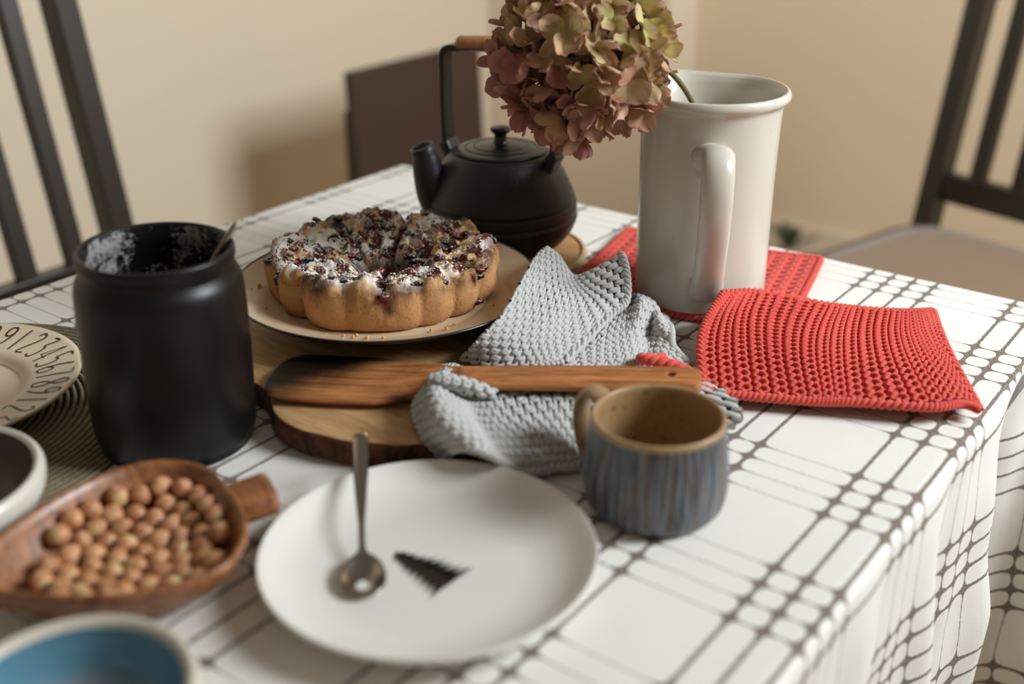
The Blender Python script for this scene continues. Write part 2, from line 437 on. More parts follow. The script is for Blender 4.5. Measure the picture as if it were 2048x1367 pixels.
for c, d in (((RX + .06, 1.02, 1.92), (.06, .04, .96)), ((RX + .06, 1.88, 1.92), (.06, .04, .96)), ((RX + .06, 1.45, 1.46), (.06, .9, .04)), ((RX + .06, 1.45, 2.38), (.06, .9, .04))):
    wn.add(box(c, d, .004))
w1 = structure(wn.build('window_1', 'trimw', smooth=False), 'white framed window in the right wall', 'window')
mk('window_sill', *box((RX - .02, 1.45, 1.42), (.14, .98, .03), .005), 'trimw', w1, smooth=False)

# ------------------------------------------------------------------ table and cloth
XL, XR, YN, YF = -1.008, -0.172, -0.25, 1.085
tb = tag(empty('dining_table', ((XL + XR) / 2, (YN + YF) / 2, 0)), 'rectangular dining table hidden under the checked tablecloth', 'table')
mk('table_top', *box((0, 0, T - .022), (XR - XL - .012, YF - YN - .012, .036), .006), 'dark_wood', tb, smooth=False)
for sx in (-1, 1):
    for sy in (-1, 1):
        mk('leg', *box((sx * ((XR - XL) / 2 - .09), sy * ((YF - YN) / 2 - .09), (T - .04) / 2), (.06, .06, T - .04), .004), 'dark_wood', tb, smooth=False)
    mk('apron', *box((sx * ((XR - XL) / 2 - .09), 0, T - .085), (.022, YF - YN - .25, .09), .003), 'dark_wood', tb, smooth=False)
def tablecloth():
    hang, rad = .42, .010
    du = np.concatenate([np.linspace(XL - hang, XL - .02, 26), np.linspace(XL - .018, XL + .012, 16), np.linspace(XL + .03, XR - .03, 70),
                         np.linspace(XR - .012, XR + .018, 18), np.linspace(XR + .022, XR + hang, 46)])
    dv = np.concatenate([np.linspace(YN - hang, YN - .02, 20), np.linspace(YN - .018, YN + .012, 12), np.linspace(YN + .03, .35, 36),
                         np.linspace(.358, YF - .02, 100), np.linspace(YF - .012, YF + .018, 16), np.linspace(YF + .024, YF + hang, 30)])
    def fold1(s):       # arc length past the edge start -> (outward, down)
        if s <= 0: return s, 0.0
        a = s / rad
        if a < PI / 2: return rad * math.sin(a), -rad * (1 - math.cos(a))
        return rad, -rad - (s - rad * PI / 2)
    V, U = [], []
    for u in du:
        for v in dv:
            ex = 0; xo, yo, z = u, v, 0.0
            ox = u - (XR - rad) if u > 0.5 * (XL + XR) else (XL + rad) - u
            oy = v - (YF - rad) if v > 0.5 * (YN + YF) else (YN + rad) - v
            px_, pz = fold1(ox); qy, qz = fold1(oy)
            x = (XR - rad + px_) if u > .5 * (XL + XR) else (XL + rad - px_)
            y = (YF - rad + qy) if v > .5 * (YN + YF) else (YN + rad - qy)
            if ox <= 0: x = u
            if oy <= 0: y = v
            z = pz + qz if (pz < 0 and qz < 0) else min(pz, qz)
            if pz < 0 and qz < 0: z = -math.hypot(pz, qz) if max(-pz, -qz) > rad else z
            dx, dy = -pz, -qz
            # hanging folds, deeper further down
            if u > .5 * (XL + XR) and dx > 0:
                k = min(1, dx / .20); sg = 1 / (1 + math.exp(-(v - 1.06) / .012))
                g = .010 * math.exp(-((v - .84) / .05) ** 2) - .075 * math.exp(-((v - .94) / .05) ** 2) + .20 * sg
                g += .006 * math.sin(v * 46) + .004 * math.sin(v * 97 + 1) + .010 * math.exp(-((v - .70) / .03) ** 2) - .008 * math.exp(-((v - .765) / .025) ** 2)
                x += k * (g + .004) + .004 * noise.noise(Vector((u * 14, v * 14, 0))) * min(1, dx / .05)
                y += .02 * k * math.exp(-((v - .86) / .05) ** 2) - .10 * k * sg
            if u < .5 * (XL + XR) and dx > 0: x -= min(1, dx / .2) * (.02 + .015 * math.sin(v * 24))
            if dy > 0:
                k = min(1, dy / .2) * (.02 + .018 * math.sin(u * 22))
                y += k if v > .5 * (YN + YF) else -k
            if dx == 0 and dy == 0: z = .0
            V.append((x, y, z + T)); U.append((u, v))
    o = mk('tablecloth', V, grid_faces(len(du), len(dv), True), 'cloth')
    set_uv(o, U)
    return tag(o, 'white woven tablecloth with brown checked lines draped over the table', 'tablecloth')
tablecloth()

# ------------------------------------------------------------------ chairs
def slat_chair(name, loc, rz, label):
    """faces local +y; backrest at y=-.2"""
    e = tag(empty(name, loc, rz), label, 'chair', 'dark slatted dining chairs')
    def back(z): return -.2 - max(0, z - .42) * .17
    hw = .205
    for s in (-1, 1):
        v = MB(); v.add(beam((s * hw, -.2, 0), (s * hw, -.2, .43), .038, .045)); v.add(beam((s * hw, back(.42), .41), (s * hw, back(1.04), 1.04), .038, .045))
        v.build('back_post', 'dark_wood', e, smooth=False)
        mk('leg', *box((s * hw, .19, .21), (.045, .045, .42), .004), 'dark_wood', e, smooth=False)
        mk('stretcher', *box((s * hw, 0, .2), (.022, .36, .03), .003), 'dark_wood', e, smooth=False)
        mk('seat_rail', *box((s * hw, 0, .395), (.026, .36, .05), .003), 'dark_wood', e, smooth=False)
    for y in (-.2, .19): mk('seat_rail', *box((0, y, .395), (.37, .024, .05), .003), 'dark_wood', e, smooth=False)
    mk('lower_rail', *beam((-hw, back(.53), .53), (hw, back(.53), .53), .055, .026, (0, 0, 1)), 'dark_wood', e, smooth=False)
    mk('top_rail', *beam((-hw - .02, back(1.02), 1.02), (hw + .02, back(1.02), 1.02), .07, .03, (0, 0, 1)), 'dark_wood', e, smooth=False)
    for i in range(4):
        x = -hw + (i + 1) * 2 * hw / 5
        mk('slat', *beam((x, back(.54), .54), (x, back(1.0), 1.0), .03, .022), 'dark_wood', e, smooth=False)
    bm = bmesh.new(); bmesh.ops.create_cube(bm, size=1)
    bmesh.ops.subdivide_edges(bm, edges=bm.edges[:], cuts=6, use_grid_fill=True)
    for v in bm.verts:
        x, y, z = v.co
        k = 1 - (2 * abs(x)) ** 6 * .25; k2 = 1 - (2 * abs(y)) ** 6 * .25
        v.co = Vector((x * .43 * (1 - .05 * (2 * abs(y)) ** 6), y * .40 * (1 - .05 * (2 * abs(x)) ** 6), .443 + z * .05 * k * k2 + (.008 if z > 0 else 0) * (1 - 4 * x * x) * (1 - 4 * y * y)))
    bm.verts.index_update(); V = [tuple(v.co) for v in bm.verts]; Fc = [tuple(q.index for q in p.verts) for p in bm.faces]; bm.free()
    s = mk('seat', V, Fc, 'seat_fabric', e); s['label'] = 'taupe fabric seat cushion'
    s.location = (0, .01, 0)
    return e
slat_chair('dining_chair', (-1.285, .765, 0), -PI / 2, 'dark wooden slatted chair at the left edge of the table')
slat_chair('dining_chair', (-.478, 1.88, 0), PI - math.radians(15), 'dark wooden slatted chair with taupe seat behind the red cloths')
pc = tag(empty('folded_chair', (-1.75, 1.95, 0), PI / 2), 'folded chair with solid dark brown back panel behind the teapot', 'chair')
# local frame: x runs along world y, the folded seat lies flat behind the back panel
bp = MB(); bp.add(beam((0, -.012, .30), (0, .006, .672), .44, .022, (1, 0, 0), .003)); bp.build('backrest', 'panel_wood', pc, smooth=False)
mk('seat', *box((0, .036, .40), (.40, .022, .36), .006), 'panel_wood', pc, smooth=False)
for sx in (-.195, .195):
    mk('leg', *box((sx, -.012, .155), (.035, .022, .31), .004), 'panel_wood', pc, smooth=False)
    mk('leg', *box((sx, .060, .2), (.03, .022, .4), .004), 'panel_wood', pc, smooth=False)

# ------------------------------------------------------------------ placemat
def placemat():
    R = .185; prof = [(0, .0006)]; V = []
    n = 34; w = R / n
    for i in range(n):
        for k in range(5):
            r = (i + k / 5) * w + 1e-4; prof.append((r, 0.0004 + .0026 * abs(math.sin(PI * k / 5))))
    prof += [(R, .0006), (R - .001, 0), (0, 0)]
    return tag(mk('placemat', *lathe(prof, 120), 'mat', loc=(-.8274, .3298, T)), 'round dark woven placemat under the numbered plate and black jar', 'placemat')
placemat()

# ------------------------------------------------------------------ numbered plate
ROUND_N = 128
def plate_numbers():
    e = tag(empty('plate', (-.8433, .355, T + .0024)), 'ivory plate with black numbers printed around its rim', 'plate')
    outer = smooth_prof([(0, 0), (.055, 0), (.060, .001), (.072, .008), (.095, .0125), (.1135, .0165)], 5)
    inner = smooth_prof([(.1135, .0185), (.095, .0148), (.074, .0112), (.066, .0055), (.058, .0038), (0, .0036)], 5)
    mk('dish', *lathe(outer + inner, ROUND_N), 'plate_num', e)
    def zr(r): return float(np.interp(r, [.066, .074, .095, .1135], [.0055, .0112, .0148, .0185])) + .0005
    D = {1: [(.5, 0), (.5, 1)], 2: [(.05, .84), (.2, .97), (.6, 1), (.95, .9), (.95, .72), (.05, .04), (1, .04)],
         3: [(.05, 1), (.95, 1), (.45, .62), (.85, .55), (1, .3), (.85, .06), (.5, 0), (.1, .08)], 4: [(.75, 0), (.75, 1), (0, .3), (1, .3)],
         5: [(1, 1), (.15, 1), (.1, .6), (.6, .62), (.98, .48), (.98, .15), (.6, 0), (.05, .06)],
         6: [(.85, 1), (.3, .7), (.02, .3), (.15, .04), (.5, 0), (.88, .05), (1, .25), (.82, .4), (.4, .42), (.08, .3)], 7: [(0, 1), (1, 1), (.4, .45), (.3, 0)],
         8: [(.5, .53), (.08, .72), (.14, .94), (.5, 1), (.86, .94), (.92, .72), (.5, .53), (.03, .32), (.1, .05), (.5, 0), (.9, .05), (.97, .32), (.5, .53)],
         9: [(.15, 0), (.7, .3), (.98, .7), (.85, .96), (.5, 1), (.12, .95), (0, .75), (.18, .6), (.6, .58), (.92, .7)]}
    for k in range(-18, 22):
        a0 = math.radians(103 - 9 * k); d = k % 9 + 1
        pts = [(p[0] - .5, p[1]) for p in D[d]]
        if len(pts) > 4: pts = curve(pts, 4).tolist()
        W = []
        for i, (x, y) in enumerate(pts):
            a = pts[max(0, i - 1)]; b = pts[min(len(pts) - 1, i + 1)]
            t = Vector(((b[0] - a[0]) * .0075, (b[1] - a[1]) * .029)); t.normalize(); nx, ny = -t.y * .0008, t.x * .0008
            for s in (-1, 1):
                xx = x * .0075 + s * nx; r = .0785 + y * .029 + s * ny; ang = a0 - xx / r
                W.append((r * math.cos(ang), r * math.sin(ang), zr(r)))
        fs = [(2 * i, 2 * i + 1, 2 * i + 3, 2 * i + 2) for i in range(len(pts) - 1)]
        mk('printed_number', W, fs, 'print_black', e)
plate_numbers()

# ------------------------------------------------------------------ black jar with spoon
def jar():
    e = tag(empty('jar', (-.6455, .4372, T + .0016)), 'tall matte black ceramic jar, open and dusted with flour inside', 'jar')
    dr = Vector((.862, .507, 0)); ax = Vector((0, 0, 1)).cross(dr)
    e.rotation_mode = 'AXIS_ANGLE'; e.rotation_axis_angle = (.022, ax.x, ax.y, ax.z)
    out = smooth_prof([(0, 0), (.049, 0), (.0545, .004), (.0578, .014), (.0585, .035), (.0588, .08), (.0582, .112), (.0568, .126), (.0535, .1335), (.0525, .137), (.0535, .1425), (.0535, .148)], 6)
    mk('body', *lathe(out + [(.0528, .1495), (.0512, .1495), (.0503, .148)], ROUND_N), 'jar', e)
    inn = smooth_prof([(.0503, .148), (.0500, .138), (.0525, .128), (.0545, .11), (.0545, .02), (.05, .008), (0, .006)], 5)
    o = mk('inner_glaze', *lathe(inn, ROUND_N), 'jar_in', e); o['label'] = 'flour dusted black inside of the jar'
jar()
pth = curve([(-.668, .425, .022), (-.648, .455, .085), (-.628, .4765, .135), (-.612, .488, .1625)], 8)
hs = mk('spoon', *tube(pth + np.array([0, 0, T]), np.linspace(.0016, .0030, len(pth)), 10, ref=(.8, .6, .3), flat=(1.35, .8)), 'horn')
tag(hs, 'thin spoon handle sticking out of the black jar', 'spoon')

# ------------------------------------------------------------------ bowls at the front left
def bowl(name, loc, outer, inner, mo, mi, label, inlab):
    e = tag(empty(name, loc), label, 'bowl')
    mk('body', *lathe(outer, ROUND_N), mo, e)
    o = mk('inner_glaze', *lathe(inner, ROUND_N), mi, e); o['label'] = inlab
bowl('bowl', (-.668, .262, T + .0015), smooth_prof([(0, .002), (.040, .002), (.043, 0), (.047, .003), (.062, .012), (.0715, .026), (.0735, .036), (.0722, .0405), (.0695, .0425), (.0665, .0405)], 6),
     smooth_prof([(.0665, .0405), (.0655, .034), (.060, .018), (.045, .008), (0, .006)], 6), 'bowl_white', 'bowl_grey', 'white ceramic bowl with dark grey inside, at left edge', 'dark grey glazed inside')
bowl('bowl', (-.4235, .2052, T), smooth_prof([(0, .002), (.034, .002), (.037, 0), (.040, .003), (.053, .012), (.0605, .026), (.062, .037), (.0605, .041), (.0585, .0425), (.0555, .041), (.054, .038)], 6),
     smooth_prof([(.054, .038), (.0525, .03), (.047, .016), (.034, .008), (0, .006)], 6), 'bowl_cream', 'bowl_blue', 'cream ceramic bowl with teal blue glazed inside, nearest bottom left', 'teal blue glazed inside')

# ------------------------------------------------------------------ leaf-shaped wooden bowl and hazelnuts
LB = np.array([(-.560, .2235), (-.580, .262), (-.590, .312), (-.587, .352), (-.572, .375), (-.548, .385), (-.519, .380), (-.485, .366), (-.463, .350), (-.4485, .325), (-.453, .298), (-.472, .270), (-.502, .246), (-.534, .229)])
LBC = np.array([-.522, .312])
def leaf_outline():
    P = np.vstack([LB[-1], LB, LB[0], LB[1]]); out = []
    for i in range(1, len(LB) + 1):
        for t in np.linspace(0, 1, 8, endpoint=False): out.append(cr(P[i - 1], P[i], P[i + 1], P[i + 2], t))
    return np.array(out) - LBC
OUTL = leaf_outline()
def leaf_bowl():
    e = tag(empty('nut_bowl', (LBC[0], LBC[1], T)), 'leaf-shaped brown wooden bowl with stub handle holding hazelnuts', 'bowl')
    L = OUTL; n = len(L); rings = []
    prof = [(0.0, .000), (.45, .000), (.62, .003), (.80, .013), (.93, .025), (1.0, .034), (1.0, .037), (.975, .0385), (.945, .037), (.915, .032), (.82, .0185), (.66, .0095), (.45, .007), (0.0, .0065)]
    V, Fc = [], []
    for k, z in prof:
        if k == 0: rings.append([len(V)]); V.append((0, 0, z))
        else:
            rings.append(list(range(len(V), len(V) + n))); V += [(x * k, y * k, z) for x, y in L]
    for A, B in zip(rings, rings[1:]):
        for i in range(n):
            j = (i + 1) % n
            if len(A) == 1: Fc.append((A[0], B[i], B[j]))
            elif len(B) == 1: Fc.append((A[j], A[i], B[0]))
            else: Fc.append((A[i], B[i], B[j], A[j]))
    mk('body', V, Fc, 'bowl_wood', e)
    a = Vector((-.513, .368, .024)) - Vector((LBC[0], LBC[1], 0)); b = Vector((-.4965, .4005, .0285)) - Vector((LBC[0], LBC[1], 0))
    mk('handle', *beam(a, b, .029, .019, (.88, -.47, 0), .0045), 'bowl_wood', e, smooth=False)
leaf_bowl()
NUTS = [(-0.5811, 0.3545), (-0.5686, 0.3595), (-0.5613, 0.3722), (-0.5454, 0.3782), (-0.5814, 0.33), (-0.5704, 0.3424), (-0.5567, 0.3484), (-0.5528, 0.3626), (-0.5319, 0.3682), (-0.5409, 0.3601), (-0.5763, 0.3119), (-0.5652, 0.3202), (-0.5597, 0.3296), (-0.5465, 0.3314), (-0.5373, 0.3382), (-0.5258, 0.3468), (-0.5155, 0.3625), (-0.569, 0.2964), (-0.5573, 0.3025), (-0.5466, 0.308), (-0.5502, 0.3208), (-0.5367, 0.3153), (-0.5286, 0.3239), (-0.5146, 0.3331), (-0.5097, 0.3444), (-0.4976, 0.3457), (-0.522, 0.3088), (-0.5114, 0.3229), (-0.4887, 0.3349), (-0.5008, 0.3345), (-0.5475, 0.2778), (-0.548, 0.2669), (-0.5368, 0.2906), (-0.5241, 0.2976), (-0.5045, 0.3122), (-0.5012, 0.3017), (-0.4894, 0.3199), (-0.4792, 0.3216), (-0.4776, 0.3287), (-0.5279, 0.2738), (-0.5154, 0.273), (-0.5029, 0.2789), (-0.496, 0.2874), (-0.4894, 0.2956), (-0.4818, 0.3058), (-0.5153, 0.263), (-0.5244, 0.288), (-0.5423, 0.3508)]
def nuts():
    ang = np.arctan2(OUTL[:, 1], OUTL[:, 0]); o = np.argsort(ang); ang, rad = ang[o], np.hypot(*OUTL.T)[o]
    ang = np.concatenate([ang - 2 * PI, ang, ang + 2 * PI]); rad = np.tile(rad, 3)
    R = .0074
    P = np.array([(x, y, .028) for x, y in NUTS]); P[:, :2] -= LBC
    P[:, 0] *= .96; P[:, 1] *= .96
    low = P[::5] * np.array([.8, .8, 0]) + np.array([.003, .002, .014])
    P = np.vstack([P, low]); P += rng.normal(0, .0006, P.shape)
    def fl(xy):
        rr = np.hypot(xy[:, 0], xy[:, 1]) / np.interp(np.arctan2(xy[:, 1], xy[:, 0]), ang, rad)
        return np.interp(rr, [0, .45, .66, .82, .915, 1.2], [.0065, .007, .0095, .0185, .032, .08]), rr
    for it in range(160):
        P[:, 2] -= .0006
        d = P[:, None] - P[None]; L = np.linalg.norm(d, axis=2) + np.eye(len(P)); ov = np.clip(2 * R * .95 - L, 0, None); np.fill_diagonal(ov, 0)
        P += (d / L[..., None] * ov[..., None] * .45).sum(1).clip(-.004, .004)
        h, rr = fl(P[:, :2]); out = rr > .80
        P[out, :2] *= (.80 / rr[out])[:, None]
        h, rr = fl(P[:, :2]); P[:, 2] = np.maximum(P[:, 2], h + R * (1 + .25 * rr))
    bm = bmesh.new(); bmesh.ops.create_icosphere(bm, subdivisions=3, radius=1)
    for v in bm.verts:
        x, y, z = v.co; k = 1 + (.10 * max(0, z) ** 3) - .12 * max(0, -z) ** 4
        v.co = Vector((x * .0072 * (1 - .12 * max(0, z) ** 2), y * .0070 * (1 - .12 * max(0, z) ** 2), z * .0079 * k))
    me = bpy.data.meshes.new('hazelnut'); bm.to_mesh(me); bm.free(); me.materials.append(M['nut'])
    me.polygons.foreach_set('use_smooth', [True] * len(me.polygons))
    for p in P:
        ob = bpy.data.objects.new('hazelnut', me); COL.objects.link(ob)
        ob.location = (p[0] + LBC[0], p[1] + LBC[1], p[2] + T); ob.rotation_euler = (rng.uniform(0, 6.3), rng.uniform(0, 6.3), rng.uniform(0, 6.3))
        s = rng.uniform(.93, 1.03); ob.scale = (s, s, s)
        tag(ob, 'shelled brown hazelnut lying in the leaf-shaped wooden bowl', 'nut', 'hazelnuts in the wooden bowl')
nuts()

# ------------------------------------------------------------------ white plate, tree print, teaspoon
WPC = (-.384, .4205)
wp = tag(empty('plate', (WPC[0], WPC[1], T)), 'large matte white plate with a dark fir tree print', 'plate')
mk('dish', *lathe(smooth_prof([(0, .001), (.058, .001), (.061, 0), (.064, .0015), (.085, .009), (.1005, .0185), (.1016, .0202)], 6) +
                  smooth_prof([(.1016, .0202), (.1012, .0214), (.0995, .0212), (.084, .0115), (.066, .0062), (.045, .0052), (0, .005)], 6), ROUND_N), 'plate_white', wp)
def tree_print():
    tip = Vector((-.412, .4205)); b = Vector((-.3655, .4185)); ax = (b - tip); L = ax.length; ax.normalize(); nr = Vector((-ax.y, ax.x))
    left, right = [], []
    n = 8
    for i in range(n):
        s = i / n
        w0, w1 = .0170 * s ** .9, .0150 * (s + .62 / n) ** .9 + .0045
        j = lambda: random.uniform(-.0012, .0012)
        left += [(s * L, w0 * .38 + j()), ((s + .80 / n) * L + .0022, w1 + j())]
        right += [(s * L, -w0 * .38 + j()), ((s + .80 / n) * L + .0022, -w1 + j())]
    left += [(L * 1.0, .006), (L * 1.02, .003)]; right += [(L * 1.0, -.008), (L * 1.03, -.003)]
    V = []; 
    for (sl, wl), (sr, wr_) in zip(left, right):
        for s, w_ in ((sl, wl), ((sl + sr) / 2, 0.0), (sr, wr_)):
            p = tip + ax * s + nr * w_; q = Vector((p.x - WPC[0], p.y - WPC[1])); r = q.length
            V.append((q.x, q.y, float(np.interp(r, [0, .045, .066], [.005, .0052, .0062])) + .0009))
    Fc = []
    for i in range(len(left) - 1):
        for k in (0, 1): a = 3 * i + k; Fc.append((a, a + 1, a + 4, a + 3))
    o = mk('tree_print', V, Fc, 'print_brown', wp); o['label'] = 'dark brown fir tree print'
tree_print()
def teaspoon():
    B = Vector((-.4075, .3870, .0095)); tipp = Vector((-.4925, .4755, .0375))
    e = tag(empty('teaspoon', (B.x, B.y, T + B.z)), 'small steel teaspoon resting on the white tree plate', 'spoon')
    ax = Vector((tipp.x - B.x, tipp.y - B.y, 0)); Lh = ax.length; ax.normalize(); sd = Vector((-ax.y, ax.x, 0))
    # bowl: shell
    V, Fc = [], []; nr_, na = 8, 32
    for side in (0, 1):
        for i in range(nr_ + 1):
            k = i / nr_
            for j in range(na):
                a = 2 * PI * j / na
                lx = math.cos(a) * (.0205 if math.cos(a) > 0 else .0190) * k; ly = math.sin(a) * .0142 * k * (1 - .16 * math.cos(a))
                z = -.0058 * (1 - k * k) + (.0 if side == 0 else -.0009) + .0012 + .09 * lx
                V.append(tuple(ax * lx + sd * ly + Vector((0, 0, z))))
    N1 = (nr_ + 1) * na
    for i in range(nr_):
        for j in range(na):
            a, b = i * na + j, i * na + (j + 1) % na
            Fc.append((a, a + na, b + na, b)); Fc.append((N1 + a, N1 + b, N1 + b + na, N1 + a + na))
    for j in range(na): a, b = nr_ * na + j, nr_ * na + (j + 1) % na; Fc.append((a, N1 + a, N1 + b, b))
    mk('spoon_bowl', V, Fc, 'steel', e)
    h = curve([ax * .0175 + Vector((0, 0, .0028)), ax * .027 + Vector((0, 0, .0062)), ax * .05 + Vector((0, 0, .0135)), ax * .085 + Vector((0, 0, .0215)), ax * Lh + Vector((0, 0, .0275))], 8)
    s = np.linspace(0, 1, len(h)); wid = np.interp(s, [0, .1, .2, .4, .75, .95, 1], [.0048, .003, .0022, .0022, .0050, .0058, .0042])
    V, Fc = [], []
    for p, w_ in zip(h, wid):
        for j in range(10):
            a = 2 * PI * j / 10; q = Vector(p) + sd * (w_ * math.cos(a)) + Vector((0, 0, .0010 * math.sin(a)))
            V.append(tuple(q))
    for i in range(len(h) - 1):
        for j in range(10): k = (j + 1) % 10; Fc.append((i * 10 + j, i * 10 + k, i * 10 + 10 + k, i * 10 + 10 + j))
    Fc += [tuple(range(10)), tuple(range(len(V) - 10, len(V)))[::-1]]
    mk('handle', V, Fc, 'steel', e)
teaspoon()

# ------------------------------------------------------------------ mug
def mug():
    e = tag(empty('mug', (-.3158, .5705, T)), 'handmade stoneware mug with blue and brown streaked glaze', 'mug')
    mk('body', *lathe(smooth_prof([(0, .0025), (.036, .0025), (.038, 0), (.041, .0015), (.0458, .008), (.0478, .020), (.0474, .035), (.0452, .055), (.0438, .0645)], 7), 96), 'mug', e)
    o = mk('inner_glaze', *lathe(smooth_prof([(.0438, .0645), (.0438, .0672), (.0425, .0685), (.0405, .0675), (.0403, .062), (.0425, .045), (.0440, .022), (.041, .009), (.03, .005), (0, .0048)], 6), 96), 'mug_in', e)
    o['label'] = 'speckled tan glazed inside and rim'
    d = Vector((-.985, .17, 0)).normalized()
    P = curve([d * .0425 + Vector((0, 0, .0615)), d * .058 + Vector((0, 0, .0635)), d * .0665 + Vector((0, 0, .054)), d * .0675 + Vector((0, 0, .036)), d * .061 + Vector((0, 0, .018)), d * .0455 + Vector((0, 0, .011))], 8)
    mk('handle', *tube(P, .0062, 14, ref=tuple(Vector((0, 0, 1)).cross(d)), flat=(.62, 1.35)), 'mug_in', e)
mug()

# ------------------------------------------------------------------ board, cake plate, cake
BC = (-.577, .640)
def board():
    e = tag(empty('wooden_board', (BC[0], BC[1], T)), 'round slice of tree wood with bark edge under the cake plate', 'board')
    n = 160; R = []
    for i in range(n):
        a = 2 * PI * i / n; d = Vector((math.cos(a), math.sin(a)))
        r = .1695 + .0035 * noise.noise(Vector((d.x * 2, d.y * 2, 1))) + .0016 * noise.noise(Vector((d.x * 9, d.y * 9, 4)))
        ja = math.atan2(.4372 - BC[1], -.6455 - BC[0]); da = (a - ja + PI) % (2 * PI) - PI
        r -= .024 * math.exp(-(da / .26) ** 2)
        R.append((r, a))
    prof = [(0, .0), (.96, 0), (.99, .002), (1.0, .006), (1.0, .015), (.992, .0195), (.984, .0205)]
    V, Fc = [], []; top = []
    def ring(k, z, dr=0):
        b = len(V)
        for r, a in R: V.append(((r * k + dr) * math.cos(a), (r * k + dr) * math.sin(a), z))
        return b
    b0 = None
    for k, z in prof[1:]:
        b = ring(k, z)
        if b0 is not None:
            for i in range(n): j = (i + 1) % n; Fc.append((b0 + i, b0 + j, b + j, b + i))
        b0 = b
    Fc.append(tuple(range(n))[::-1])
    mk('bark_edge', V, Fc, 'bark', e)
    V, Fc = [], []
    a = ring(.984, .0205); b = ring(.975, .0213); c = ring(.5, .0213); V.append((0, 0, .0213))
    for p, q in ((a, b), (b, c)):
        for i in range(n): j = (i + 1) % n; Fc.append((p + i, p + j, q + j, q + i))
    for i in range(n): Fc.append((c + i, c + (i + 1) % n, len(V) - 1))
    mk('cut_face', V, Fc, 'board_wood', e)
board()
CP = (-.6505, .6735)
cp = tag(empty('cake_plate', (CP[0], CP[1], T + .0213)), 'wide cream plate with thin black rim under the cake', 'plate')
mk('dish', *lathe(smooth_prof([(.0, .0115), (.078, .0115), (.092, .0135), (.118, .0225), (.1325, .0295)], 5)[::-1][:] , ROUND_N), 'plate_cream', cp)
mk('underside', *lathe(smooth_prof([(.1338, .0288), (.118, .0195), (.094, .0100), (.080, .0068), (.0775, .0), (.0735, .0), (.072, .0068), (0, .0075)], 5), ROUND_N), 'black_enamel', cp)
mk('rim', *lathe([(.1318, .0293), (.1326, .0301), (.1336, .0301), (.1345, .0294), (.1342, .0284), (.1332, .0284)], ROUND_N), 'black_enamel', cp)

CKZ = .0213 + .0122
CK = (-.6655, .6855)
GROOVES = [(-2.45, .0045, .07), (-1.99, .0085, .085), (-1.62, .0080, .085), (-1.12, .0022, .06), (-.50, .0040, .10), (-.17, .0065, .08), (.18, .0070, .08), (.60, .0050, .08),
           (1.10, .0060, .09), (1.58, .0050, .08), (2.05, .0090, .08), (2.55, .0060, .09), (-2.95, .0060, .09)]
DRIPS = [(-1.95, .06, 1.0), (-.80, .07, 1.0), (.06, .06, .8), (.55, .05, .7), (-2.55, .07, .7), (-1.55, .05, .6)]
def wrap(a): return (a + PI) % (2 * PI) - PI
def cake_shape(a):
    """outer radius with uneven scallops; second value is 1 on a lobe and 0 in a groove"""
    R = .1022 + .0020 * noise.noise(Vector((math.cos(a) * 2, math.sin(a) * 2, 7))); g = 0.0
    for c, d, w in GROOVES:
        e = math.exp(-abs(wrap(a - c)) / w * 1.1); R -= d * e; g = max(g, e * min(1, d / .007))
    return R, 1 - g
CUTS = [2.05, 1.10, 0.16, -.80, -1.97, 2.9]
def cake_top(a, k):
    R, lobe = cake_shape(a)
    p = Vector((math.cos(a) * k * R, math.sin(a) * k * R, 0))
    h = np.interp(k, [0, .15, .24, .33, .5, .7, .86, .94, .98], [.006, .007, .015, .0255, .0320, .0370, .0410, .0405, .0370])
    h += .0060 * (lobe - .7) * np.interp(k, [.3, .9], [0, 1])
    n1 = noise.noise(p * 48); n2 = noise.noise(p * 105 + Vector((3, 3, 3)))
    h += 0.0070 * n1 + .0052 * n2 + .0032 * noise.noise(p * 230) + .0012 * noise.noise(p * 520)
    jam = 0.0
    for i, c in enumerate(CUTS):
        da = abs(wrap(a - c)) * k * R; da += .003 * noise.noise(p * 90 + Vector((i * 3, 0, 0)))
        wd = .0036 if i == 0 else .0036
        g = math.exp(-(da / wd) ** 2) * np.interp(k, [.1, .3, .8, 1], [.4, 1, .9, .65])
        h -= (.014 if i == 0 else .0075) * g; jam = max(jam, g * (1.0 if i == 0 else .85))
    if k < .36: jam = max(jam, np.interp(k, [.22, .36], [1, 0]))
    return h, min(1, jam)
